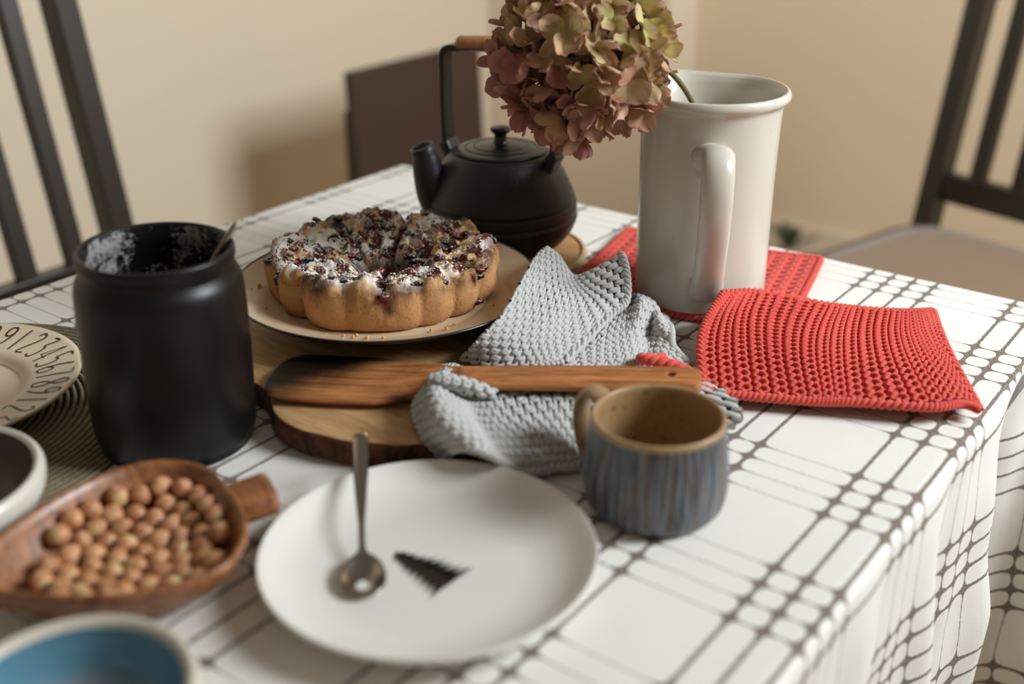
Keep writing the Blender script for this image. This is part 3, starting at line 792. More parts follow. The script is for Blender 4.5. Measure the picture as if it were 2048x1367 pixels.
def cake():
    e = tag(empty('fruit_cake', (CK[0], CK[1], T + CKZ)), 'round scalloped berry cake dusted with powdered sugar', 'cake')
    n = 300; ks = np.concatenate([np.linspace(.02, .86, 58), [.89, .92, .945, .965, .98]])
    V, top, rim, jm = [(0, 0, .013)], [1.0], [0.0], [.9]
    rings = []
    for k in ks:
        rings.append(len(V))
        for i in range(n):
            a = 2 * PI * i / n; R, lb = cake_shape(a); h, j = cake_top(a, k)
            V.append((R * k * math.cos(a), R * k * math.sin(a), h)); top.append(float(np.interp(k, [.90, .96], [1, .15])))
            rim.append(float(np.interp(k, [.86, .93, .98], [0, 1, 1]))); jm.append(float(j))
    side = [(1.0, .93), (1.012, .80), (1.016, .6), (1.008, .4), (.99, .2), (.965, .06), (.93, 0)]
    for kk, zz in side:
        rings.append(len(V))
        for i in range(n):
            a = 2 * PI * i / n; R, lb = cake_shape(a); h, j = cake_top(a, .98)
            R2 = R * (kk - .03 * (1 - lb) * (1 - abs(zz - .5)))
            R2 += .0022 * noise.noise(Vector((math.cos(a) * 5, math.sin(a) * 5, zz * 1.5))) + .0007 * noise.noise(Vector((math.cos(a) * 24, math.sin(a) * 24, zz * 7)))
            V.append((R2 * math.cos(a), R2 * math.sin(a), h * zz)); top.append(0); rim.append(.9 if zz > .9 else (.35 if zz > .75 else 0))
            dj = max(st_ * math.exp(-((wrap(a - c) + .03 * math.sin(zz * 9 + c)) / (wd * (.4 + .6 * zz))) ** 2) for c, wd, st_ in DRIPS)
            low = .55 + .25 * noise.noise(Vector((math.cos(a) * 9, math.sin(a) * 9, 3)))
            jm.append(float(min(1, max(0, 1.3 * dj) * max(0, min(1, (zz - low) / .12)))))
    Fc = []
    for i in range(n): Fc.append((0, rings[0] + i, rings[0] + (i + 1) % n))
    for A, B in zip(rings, rings[1:]):
        for i in range(n): j = (i + 1) % n; Fc.append((A + i, B + i, B + j, A + j))
    Fc.append(tuple(rings[-1] + i for i in range(n))[::-1])
    o = mk('cake_body', V, Fc, 'cake', e)
    for nm, vals in (('top', top), ('rim', rim), ('jam', jm)):
        at = o.data.attributes.new(nm, 'FLOAT', 'POINT'); at.data.foreach_set('value', np.array(vals, np.float32))
    # berries
    meshes = []
    for q in range(4):
        bm = bmesh.new(); bmesh.ops.create_icosphere(bm, subdivisions=2, radius=1)
        for v in bm.verts:
            d = 1 + .42 * noise.noise(v.co * 1.9 + Vector((q * 5, 0, 0))); v.co = Vector((v.co.x * d, v.co.y * d, v.co.z * d * .75))
        me = bpy.data.meshes.new('berry'); bm.to_mesh(me); bm.free(); me.materials.append(M['berry']); me.polygons.foreach_set('use_smooth', [True] * len(me.polygons)); meshes.append(me)
    cnt = 0; tries = 0
    while cnt < 125 and tries < 4000:
        tries += 1
        if cnt < 60: c = random.choice(CUTS); k = random.uniform(.25, .99); a = c + random.gauss(0, .10) / max(k, .3)
        else: a = random.uniform(-PI, PI); k = math.sqrt(random.uniform(.06, .98))
        if cnt >= 60 and noise.noise(Vector((math.cos(a) * k * 3.2, math.sin(a) * k * 3.2, 9))) < -.05: continue
        R, lb = cake_shape(a); h, j = cake_top(a, min(k, .96)); r = random.uniform(.0030, .0054)
        b = bpy.data.objects.new('berry', meshes[cnt % 4]); COL.objects.link(b); b.parent = e
        b.location = (R * k * math.cos(a), R * k * math.sin(a), h + r * random.uniform(-.45, -.05)); b.scale = (r * random.uniform(.9, 1.4), r, r * .85)
        b.rotation_euler = (random.uniform(-.5, .5), random.uniform(-.5, .5), random.uniform(0, 6.3)); cnt += 1
    for a, z in ((.10, .009), (-1.97, .026), (-1.93, .031), (-.80, .034), (.15, .030), (.20, .034)):
        R, lb = cake_shape(a); r = .0048
        b = bpy.data.objects.new('berry', meshes[cnt % 4]); COL.objects.link(b); b.parent = e
        b.location = ((R + .0005) * math.cos(a), (R + .0005) * math.sin(a), z); b.scale = (r, r, r * .9); cnt += 1
    # lumps of sugar on the top
    sm = MB(); bm = bmesh.new(); bmesh.ops.create_icosphere(bm, subdivisions=1, radius=1); iv = [v.co.copy() for v in bm.verts]; bm.verts.index_update(); fi = [tuple(v.index for v in f.verts) for f in bm.faces]; bm.free()
    for i in range(1500):
        a = random.uniform(-PI, PI); k = math.sqrt(random.uniform(.07, .86)); R, lb = cake_shape(a); h, j = cake_top(a, k)
        p = Vector((math.cos(a) * k * R, math.sin(a) * k * R, h))
        if j > .6 or noise.noise(Vector((p.x * 45, p.y * 45, 2))) < -.05: continue
        r = random.uniform(.0003, .0010)
        sm.add(([tuple(p + Vector((v.x * r * 1.5, v.y * r * 1.5, v.z * r * .8))) for v in iv], fi))
    s = sm.build('sugar_lumps', 'sugar', e); s['kind'] = 'stuff'
    s['label'] = 'white powdered sugar clumps'
cake()
cm = MB(); bm = bmesh.new(); bmesh.ops.create_icosphere(bm, subdivisions=1, radius=1); iv = [v.co.copy() for v in bm.verts]; bm.verts.index_update(); fi = [tuple(v.index for v in f.verts) for f in bm.faces]; bm.free()
for i in range(26):
    a = random.choice([-.25, -2.9, -2.2, -.9]) + random.gauss(0, .16); r = random.uniform(.104, .116); s = random.uniform(.0006, .0020)
    rr = math.hypot(CK[0] + r * math.cos(a) - CP[0], CK[1] + r * math.sin(a) - CP[1]); z = float(np.interp(rr, [.078, .092, .118, .1325], [.0115, .0135, .0225, .0295])) + .0213
    cm.add(([(CK[0] + r * math.cos(a) + v.x * s, CK[1] + r * math.sin(a) + v.y * s, z + s * .6 + v.z * s + T) for v in iv], fi))
tag(cm.build('cake_crumbs', 'crumb'), 'golden cake crumbs scattered on the cream plate', 'crumbs', kind='stuff')

# ------------------------------------------------------------------ spatula
def spatula():
    O = Vector((-.6195, .5175, 0)); ax = Vector((.869, .495, 0)).normalized(); nr = Vector((-ax.y, ax.x, 0))
    # s, left t, right t, z of the middle, thickness, cup
    S = [(-.006, .012, -.018, .0275, .004, 0), (-.003, .026, -.030, .0275, .0048, 0), (.003, .034, -.0355, .0275, .0055, .0005), (.014, .0375, -.0375, .0272, .006, .001), (.04, .0382, -.0382, .0268, .0065, .0015), (.075, .0375, -.0375, .0268, .007, .0015),
         (.095, .035, -.034, .0275, .0072, .0012), (.110, .030, -.029, .029, .0075, .0008), (.125, .0235, -.0225, .0305, .008, .0003), (.140, .0190, -.0182, .0322, .0085, 0), (.17, .0172, -.0168, .0350, .009, 0), (.22, .0175, -.0172, .0378, .009, 0), (.27, .0182, -.0180, .0400, .009, 0), (.304, .0185, -.0185, .0412, .009, 0), (.316, .0172, -.0172, .0416, .0085, 0), (.321, .012, -.012, .0418, .0075, 0)]
    A = np.array(S); fine = []
    ss = np.linspace(0, len(S) - 1, 90)
    Q = np.vstack([A[0] * 2 - A[1], A, 2 * A[-1] - A[-2]])
    for t in ss:
        i = min(int(t), len(S) - 2); fine.append(cr(Q[i], Q[i + 1], Q[i + 2], Q[i + 3], t - i))
    m = 9; V, Fc = [], []; per = 2 * m
    for s, l, r, z, th, cup in fine:
        for j in range(m):
            f = j / (m - 1); t = r + (l - r) * f; e = min(1, (1 - abs(2 * f - 1)) * 6 + .35)
            V.append((s, t, z + th / 2 * e - cup * (1 - (2 * f - 1) ** 2)))
        for j in range(m):
            f = 1 - j / (m - 1); t = r + (l - r) * f; e = min(1, (1 - abs(2 * f - 1)) * 6 + .35)
            V.append((s, t, z - th / 2 * e - cup * .5 * (1 - (2 * f - 1) ** 2)))
    for i in range(len(fine) - 1):
        for j in range(per): k = (j + 1) % per; Fc.append((i * per + j, i * per + per + j, i * per + per + k, i * per + k))
    Fc.append(tuple(range(per))); Fc.append(tuple(range(len(V) - per, len(V)))[::-1])
    e = tag(empty('spatula', (O.x, O.y, T), math.atan2(ax.y, ax.x)), 'flat brown wooden spatula with scorched blade lying across the grey cloth', 'spatula')
    o = mk('blade_and_handle', V, Fc, 'spat_wood', e)
    bm = bmesh.new(); bm.from_mesh(o.data); bmesh.ops.recalc_face_normals(bm, faces=bm.faces[:]); bm.to_mesh(o.data); bm.free()
    c = mk('cutter', *[x for x in lathe([(0, -.03), (.0034, -.03), (.0034, .03), (0, .03)], 24)], 'hole', smooth=False)
    c.location = (O.x + ax.x * .299 + nr.x * .001, O.y + ax.y * .299 + nr.y * .001, T + .041)
    md = o.modifiers.new('hole', 'BOOLEAN'); md.object = c; md.operation = 'DIFFERENCE'; md.solver = 'EXACT'
    bpy.context.view_layer.update()
    dg = bpy.context.evaluated_depsgraph_get(); me = bpy.data.meshes.new_from_object(o.evaluated_get(dg))
    o.modifiers.clear(); o.data = me; bpy.data.objects.remove(c)
spatula()

# ------------------------------------------------------------------ knitted things
class Surf:
    """Catmull-Rom patch through a net of points: rows along v, columns along u"""
    def __init__(s, net):
        s.N = np.array(net, float); s.r, s.c = s.N.shape[:2]
    def __call__(s, u, v):
        u = np.clip(u, -.02, 1.02) * (s.c - 1); v = np.clip(v, -.02, 1.02) * (s.r - 1)
        iu = np.clip(np.floor(u).astype(int), 0, s.c - 2); iv = np.clip(np.floor(v).astype(int), 0, s.r - 2)
        tu, tv = u - iu, v - iv
        E = np.pad(s.N, ((1, 1), (1, 1), (0, 0)), mode='reflect', reflect_type='odd')
        def w(t): return np.stack([-.5 * t + t * t - .5 * t ** 3, 1 - 2.5 * t * t + 1.5 * t ** 3, .5 * t + 2 * t * t - 1.5 * t ** 3, -.5 * t * t + .5 * t ** 3])
        wu, wv = w(tu), w(tv); out = 0
        for a in range(4):
            for b in range(4): out = out + (wv[a] * wu[b])[..., None] * E[iv + a, iu + b]
        return out
    def frame(s, u, v):
        d = 1e-3; P = s(u, v); a = s(u + d, v) - s(u - d, v); b = s(u, v + d) - s(u, v - d)
        n = np.cross(a, b); n /= np.linalg.norm(n, axis=-1, keepdims=True) + 1e-12
        return P, n
class Yarn:
    def __init__(s): s.V, s.F, s.n = [], [], 0
    def path(s, P, N, r, sides=6):
        n = len(P); tg = np.gradient(P, axis=0); tg /= np.linalg.norm(tg, axis=1)[:, None] + 1e-12
        A = np.cross(tg, N); A /= np.linalg.norm(A, axis=1)[:, None] + 1e-12; B = np.cross(A, tg)
        th = np.arange(sides) * 2 * PI / sides
        V = (P[:, None] + (A[:, None] * np.cos(th)[None, :, None] + B[:, None] * np.sin(th)[None, :, None]) * r).reshape(-1, 3)
        i, j = np.meshgrid(np.arange(n - 1), np.arange(sides), indexing='ij'); k = (j + 1) % sides
        Fc = np.stack([i * sides + j, i * sides + k, (i + 1) * sides + k, (i + 1) * sides + j], -1).reshape(-1, 4) + s.n
        s.V.append(V); s.F.append(Fc); s.n += len(V)
    def rows(s, S, sgn, rows, st, r, lift, amp=.62, swing=.30, per=12):
        """garter rows: each row a wavy yarn lying over its neighbour"""
        for j in range(rows):
            v0 = (j + .5) / rows; t = np.linspace(0, 1, st * per + 1); th = 2 * PI * st * t + (PI if j % 2 else 0)
            u = t + swing / st * np.sin(2 * th) * .5; v = v0 + amp / rows * np.cos(th)
            P, N = S.frame(u, v); N = N * sgn
            s.path(P + N * (lift + r * .75 * np.cos(2 * th + .4) * .7)[:, None], N, r)
    def braid(s, S, sgn, uv, r, lift, turns, per=8):
        t = np.linspace(0, 1, int(turns * per)); uv = np.array(uv, float)
        c = np.linspace(0, 1, len(uv)); u = np.interp(t, c, uv[:, 0]); v = np.interp(t, c, uv[:, 1])
        P, N = S.frame(u, v); N = N * sgn; tg = np.gradient(P, axis=0); tg /= np.linalg.norm(tg, axis=1)[:, None]; B = np.cross(tg, N)
        for ph in (0, PI):
            a = 2 * PI * turns * t * .5 + ph
            s.path(P + N * (lift + r * .9 * np.sin(a))[:, None] + B * (r * .95 * np.cos(a))[:, None], N, r)
    def build(s, name, mat, parent, org):
        V = np.concatenate(s.V) - np.array(org); return mk(name, V, np.concatenate(s.F), mat, parent)
def sheet(S, sgn, nu, nv, off, org):
    u, v = np.meshgrid(np.linspace(0, 1, nu), np.linspace(0, 1, nv)); P, N = S.frame(u, v)
    P = P + N * sgn * off - np.array(org)
    return P.reshape(-1, 3), grid_faces(nv, nu)
def orient(S):
    P, N = S.frame(np.array([.5, .2, .8]), np.array([.4, .2, .3])); return 1.0 if (N * (np.array([0, 0, CAM_H]) - P)).sum() > 0 else -1.0
GB = [[(-0.5311, 0.6292, 0.0245), (-0.4975, 0.6281, 0.028), (-0.4704, 0.6409, 0.03), (-0.4589, 0.6516, 0.03), (-0.4533, 0.6626, 0.0295)], [(-0.5133, 0.6308, 0.046), (-0.4955, 0.645, 0.043), (-0.48, 0.6605, 0.038), (-0.4689, 0.6794, 0.034), (-0.4633, 0.7145, 0.0305)], [(-0.5121, 0.6591, 0.057), (-0.5037, 0.6827, 0.05), (-0.4906, 0.6996, 0.043), (-0.4834, 0.7218, 0.037), (-0.4721, 0.7601, 0.031)], [(-0.5361, 0.7159, 0.06), (-0.5278, 0.7334, 0.054), (-0.5118, 0.7444, 0.045), (-0.4957, 0.759, 0.038), (-0.4714, 0.7828, 0.036)], [(-0.5548, 0.7646, 0.065), (-0.542, 0.7703, 0.06), (-0.5247, 0.7706, 0.045), (-0.505, 0.7767, 0.043), (-0.4815, 0.7995, 0.053)], [(-0.5549, 0.7799, 0.067), (-0.5479, 0.788, 0.058), (-0.5293, 0.7851, 0.044), (-0.5119, 0.7909, 0.051), (-0.4953, 0.8116, 0.064)], [(-0.5722, 0.8091, 0.035), (-0.5629, 0.8153, 0.032), (-0.5476, 0.8113, 0.024), (-0.5294, 0.8233, 0.027), (-0.5188, 0.8391, 0.034)], [(-0.5845, 0.8362, 0.006), (-0.5762, 0.8409, 0.006), (-0.5571, 0.8304, 0.006), (-0.5486, 0.8431, 0.006), (-0.5388, 0.8578, 0.006)]]
GA = [[(-0.4588, 0.5215, 0.009), (-0.4703, 0.5165, 0.026), (-0.4964, 0.5366, 0.028), (-0.5131, 0.5656, 0.028), (-0.5283, 0.6007, 0.0255)], [(-0.4293, 0.5082, 0.034), (-0.4443, 0.5072, 0.046), (-0.4695, 0.5264, 0.049), (-0.4932, 0.5576, 0.044), (-0.5213, 0.6076, 0.027)], [(-0.4084, 0.5141, 0.03), (-0.4291, 0.5189, 0.04), (-0.4578, 0.5375, 0.04), (-0.4898, 0.5757, 0.028), (-0.5098, 0.6089, 0.0255)], [(-0.4069, 0.5313, 0.014), (-0.4278, 0.5333, 0.026), (-0.4575, 0.5536, 0.027), (-0.4813, 0.583, 0.0255), (-0.5004, 0.6159, 0.0255)], [(-0.4024, 0.5408, 0.007), (-0.4199, 0.5456, 0.023), (-0.4417, 0.5625, 0.0262), (-0.4709, 0.594, 0.0262), (-0.4928, 0.6252, 0.0262)], [(-0.3897, 0.5605, 0.006), (-0.4039, 0.5683, 0.02), (-0.4213, 0.5862, 0.0265), (-0.4518, 0.622, 0.0268), (-0.4711, 0.6452, 0.0268)], [(-0.378, 0.5806, 0.005), (-0.3915, 0.5972, 0.013), (-0.4019, 0.6123, 0.0255), (-0.422, 0.6456, 0.0262), (-0.4419, 0.6683, 0.0262)], [(-0.3752, 0.6574, 0.006), (-0.3825, 0.6694, 0.007), (-0.3924, 0.6856, 0.01), (-0.402, 0.6934, 0.017), (-0.4116, 0.7013, 0.022)], [(-0.3185, 0.6865, 0.005), (-0.3119, 0.6908, 0.012), (-0.3216, 0.7036, 0.016), (-0.3463, 0.7207, 0.014), (-0.3766, 0.7361, 0.014)]]
GC = [[(-0.4676, 0.6503, 0.0245), (-0.4771, 0.6985, 0.0245), (-0.4986, 0.7758, 0.0225), (-0.52, 0.8386, 0.014)], [(-0.4455, 0.6666, 0.0245), (-0.4557, 0.7143, 0.0245), (-0.4791, 0.7901, 0.0235), (-0.5062, 0.8425, 0.014)], [(-0.4297, 0.6783, 0.0245), (-0.4477, 0.7323, 0.0245), (-0.4744, 0.8014, 0.028), (-0.5069, 0.8429, 0.012)], [(-0.415, 0.6917, 0.0235), (-0.4398, 0.7471, 0.0235), (-0.4624, 0.7936, 0.036), (-0.5068, 0.8429, 0.01)], [(-0.4094, 0.7132, 0.0175), (-0.4407, 0.7718, 0.0155), (-0.4573, 0.8071, 0.027), (-0.4832, 0.8326, 0.01)], [(-0.399, 0.7269, 0.016), (-0.4268, 0.7661, 0.02), (-0.4315, 0.775, 0.028), (-0.4625, 0.8306, 0.008)], [(-0.3875, 0.7478, 0.012), (-0.4085, 0.7596, 0.016), (-0.4235, 0.7766, 0.024), (-0.4555, 0.8296, 0.006)]]
GD = [[(-0.4921, 0.5436, 0.046), (-0.4913, 0.5462, 0.05), (-0.4985, 0.5588, 0.046)], [(-0.4855, 0.5552, 0.042), (-0.4794, 0.5501, 0.052), (-0.4867, 0.5626, 0.048)], [(-0.4754, 0.5672, 0.036), (-0.4687, 0.5624, 0.047), (-0.4753, 0.5732, 0.043)], [(-0.4621, 0.5829, 0.029), (-0.461, 0.5845, 0.032), (-0.465, 0.5913, 0.03)]]
def grey_cloth():
    org = (-.46, .66, 0)
    e = tag(empty('knitted_cloth', (org[0], org[1], T)), 'crumpled grey knitted dishcloth with raised folds beside the cake', 'cloth')
    y = Yarn(); base = MB()
    for net, rows, st, edges in ((GB, 26, 12, 'ur'), (np.array(GA).transpose(1, 0, 2), 13, 30, 'fl'), (np.array(GC).transpose(1, 0, 2), 14, 16, 'r'), (np.array(GD).transpose(1, 0, 2), 4, 7, '')):
        S = Surf(net); g = orient(S)
        y.rows(S, g, rows, st, .00175, .0012, .70, .42)
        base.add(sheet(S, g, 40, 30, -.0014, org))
        if 'r' in edges: y.braid(S, g, [(1, 0), (1, .75)], .0019, .001, 26)
        if 'f' in edges: y.braid(S, g, [(.02, 0), (.98, 0)], .0019, .001, 40)
        if 'l' in edges: y.braid(S, g, [(0, 0), (0, 1)], .0019, .001, 20)
    b = base.build('gap_shade_sheet', 'grey_back', e)  # added sheet below the stitches, coloured dark as the shade in their gaps
    o = y.build('knit_stitches', 'grey_yarn', e, org); o['kind'] = 'stuff'; o['label'] = 'rows of grey knit stitches'
grey_cloth()
RF = [[(-0.3568, 0.7114, 0.012), (-0.3907, 0.769, 0.022), (-0.4039, 0.808, 0.03), (-0.4082, 0.8384, 0.04)], [(-0.3204, 0.7317, 0.01), (-0.355, 0.7886, 0.02), (-0.3768, 0.8314, 0.026), (-0.3921, 0.8803, 0.03)], [(-0.2821, 0.7509, 0.01), (-0.3145, 0.8061, 0.018), (-0.3345, 0.856, 0.019), (-0.3475, 0.9097, 0.02)], [(-0.2545, 0.7646, 0.012), (-0.2848, 0.8274, 0.016), (-0.3072, 0.8834, 0.014), (-0.3218, 0.932, 0.014)], [(-0.2082, 0.7867, 0.013), (-0.2515, 0.8565, 0.012), (-0.2764, 0.9079, 0.011), (-0.2906, 0.9523, 0.012)], [(-0.1888, 0.8093, 0.012), (-0.2329, 0.8811, 0.01), (-0.2581, 0.9241, 0.01), (-0.2756, 0.9605, 0.013)], [(-0.1776, 0.8124, 0.01), (-0.2264, 0.8968, 0.009), (-0.2558, 0.9521, 0.01), (-0.2653, 0.968, 0.014)]]
def red_front():
    org = (-.30, .84, 0)
    e = tag(empty('potholder', (org[0], org[1], T)), 'red ribbed knitted potholder, the front one lying on the tablecloth', 'potholder')
    S = Surf(np.array(RF).transpose(1, 0, 2)); g = orient(S)
    cols, st = 19, 22; y = Yarn(); r = .0017
    for c in range(cols):
        u0 = (c + .5) / cols; t = np.linspace(.012, .985, st * 10 + 1); th = 2 * PI * st * t
        for s in (-1, 1):
            u = u0 + s * (.21 + .13 * np.cos(th)) / cols + .02 / cols * noise.noise(Vector((c * 1.7, s, 0)))
            P, N = S.frame(u, t + s * .000); N = N * g
            y.path(P + N * (.0028 + .0011 * np.sin(th + s * .6))[:, None], N, r)
    for j in range(st):
        t = np.linspace(.01, .99, cols * 8 + 1); th = 2 * PI * cols * t
        for dj, lift in ((.3, .0006), (.75, .0)):
            v = (j + dj) / st + .16 / st * np.sin(th * 1.0 + j)
            P, N = S.frame(t, np.clip(v, 0, 1)); N = N * g
            y.path(P + N * (lift - .0006 * np.cos(th))[:, None], N, .0015)
    for uv, tn in (([(0, 0), (1, 0)], 58), ([(0, 1), (1, 1)], 46), ([(0, 0), (0, 1)], 26), ([(1, 0), (1, 1)], 30)):
        y.braid(S, g, uv, .0021, .0018, tn)
    b = MB(); b.add(sheet(S, g, 50, 36, -.0016, org)); b.build('gap_shade_sheet', 'red_back', e)  # sheet added under the ribs, its dark red stands for shaded gaps
    o = y.build('knit_stitches', 'red_yarn', e, org); o['kind'] = 'stuff'; o['label'] = 'ribbed columns of red knit stitches'
red_front()
def red_back():
    TL, TR, BR, BL = (-.615, 1.018), (-.408, 1.058), (-.362, .872), (-.572, .822)
    org = (-.49, .94, 0)
    e = tag(empty('potholder', (org[0], org[1], T)), 'red waffle-knit potholder flat under the white pitcher', 'potholder')
    q = lambda a, b, t: (a[0] + (b[0] - a[0]) * t, a[1] + (b[1] - a[1]) * t)
    net = [[(*q(q(BL, BR, i / 4), q(TL, TR, i / 4), j / 4), .0028 + (.0015 if (i in (0, 4) and j in (0, 4)) else 0)) for i in range(5)] for j in range(5)]
    S = Surf(net); g = orient(S); y = Yarn(); n = 15
    for c in range(n):
        u0 = (c + .5) / n; t = np.linspace(.01, .99, n * 8); th = 2 * PI * n * t
        for s in (-1, 1):
            P, N = S.frame(u0 + s * .14 / n + .05 / n * np.sin(th), t); N = N * g
            y.path(P + N * (.0012 + .0008 * np.cos(th))[:, None], N, .0019)
    for c in range(n):
        v0 = (c + .5) / n; t = np.linspace(.01, .99, n * 8); th = 2 * PI * n * t
        for s in (-1, 1):
            P, N = S.frame(t, v0 + s * .14 / n + .06 / n * np.sin(th)); N = N * g
            y.path(P + N * (.0014 - .0008 * np.cos(th))[:, None], N, .0019)
    for uv in ([(0, 0), (1, 0)], [(0, 1), (1, 1)], [(0, 0), (0, 1)], [(1, 0), (1, 1)]): y.braid(S, g, uv, .0021, .0012, 40)
    b = MB(); b.add(sheet(S, g, 12, 12, -.0012, org)); b.build('gap_shade_sheet', 'red_back', e)  # sheet added under the waffle, dark red painted as shade in the cells
    o = y.build('knit_stitches', 'red_yarn', e, org); o['kind'] = 'stuff'; o['label'] = 'waffle grid of red knit stitches'
    # hanging loop whose end shows beside the spatula handle
    return e
rb = red_back()
def red_loop():
    P = curve([(-.400, .7300, .0225), (-.4085, .7105, .0280), (-.4045, .6985, .0325), (-.3960, .6985, .0340), (-.3850, .7060, .0320), (-.3740, .7130, .0265), (-.366, .7180, .0215)], 10) + np.array([0, 0, T])
    y = Yarn(); N = np.tile([0, 0, 1.0], (len(P), 1)); tg = np.gradient(P, axis=0); tg /= np.linalg.norm(tg, axis=1)[:, None]; B = np.cross(tg, N)
    a = np.linspace(0, 2 * PI * 6, len(P))
    for ph in (0, PI): y.path(P + N * (np.sin(a + ph) * .0022)[:, None] + B * (np.cos(a + ph) * .0022)[:, None], N, .0028, 8)
    o = y.build('hanging_loop', 'red_yarn', None, (0, 0, 0))
    tag(o, 'small red knitted loop peeking out behind the spatula handle', 'loop')
red_loop()

# ------------------------------------------------------------------ pitcher
PC = (-.4655, .9055)
def pitcher():
    e = tag(empty('pitcher', (PC[0], PC[1], T + .0062)), 'tall cream glazed ceramic pitcher standing on the red cloth', 'pitcher')
    la = 2.62      # lip points left and away
    def lip(v):
        a = math.atan2(v.y, v.x); da = (a - la + PI) % (2 * PI) - PI
        k = max(0, (v.z - .140) / .05); k = min(k, 1.15) ** 1.6; w_ = math.exp(-(da / .34) ** 2)
        r = math.hypot(v.x, v.y)
        f = 1 + (.12 * w_ * k - .03 * k * (math.exp(-((abs(da) - .72) / .3) ** 2))) * (r / .06) if r > .03 else 1
        return Vector((v.x * f, v.y * f, v.z + .001 * w_ * k))
    out = smooth_prof([(0, .002), (.053, .002), (.055, 0), (.0585, .0015), (.0605, .008), (.0608, .04), (.0606, .09), (.0612, .14), (.0622, .172), (.0635, .182), (.0675, .186), (.0688, .1895), (.0675, .1935), (.0650, .1945), (.0620, .192)], 6)
    inn = smooth_prof([(.0620, .192), (.0590, .184), (.0572, .165), (.0565, .1), (.056, .02), (.05, .007), (0, .006)], 6)
    mk('body', *lathe(out + inn[1:], ROUND_N, fn=lip), 'pitcher', e)
    ha = math.atan2(-PC[1], -PC[0]) + .10
    d = Vector((math.cos(ha), math.sin(ha), 0)); sd = Vector((-d.y, d.x, 0))
    P = curve([d * .056 + Vector((0, 0, .1480)) - sd * .006, d * .074 + Vector((0, 0, .1545)), d * .0895 + Vector((0, 0, .1480)), d * .0960 + Vector((0, 0, .126)), d * .093 + Vector((0, 0, .094)), d * .082 + Vector((0, 0, .06)), d * .070 + Vector((0, 0, .035)), d * .060 + Vector((0, 0, .022))], 8)
    s = np.linspace(0, 1, len(P)); rad = np.interp(s, [0, .15, .4, .75, 1], [.0135, .0128, .0126, .0120, .0132])
    mk('handle', *tube(P, rad, 18, ref=tuple(sd), flat=(.62, 1.12)), 'pitcher', e)
    for z, r in ((.147, .0165), (.030, .0165)):
        a = Vector((d.x * .0588, d.y * .0588, z)) - sd * (.004 if z > .1 else 0)
        V, Fc = lathe([(0, .0055), (r * .5, .005), (r * .85, .003), (r, -.001)], 28)
        m = Matrix((sd, Vector((0, 0, 1)), d)).transposed().to_4x4(); m.translation = a
        o = mk('handle_mount', [tuple(m @ Vector(v)) for v in V], Fc, 'pitcher', e)
pitcher()

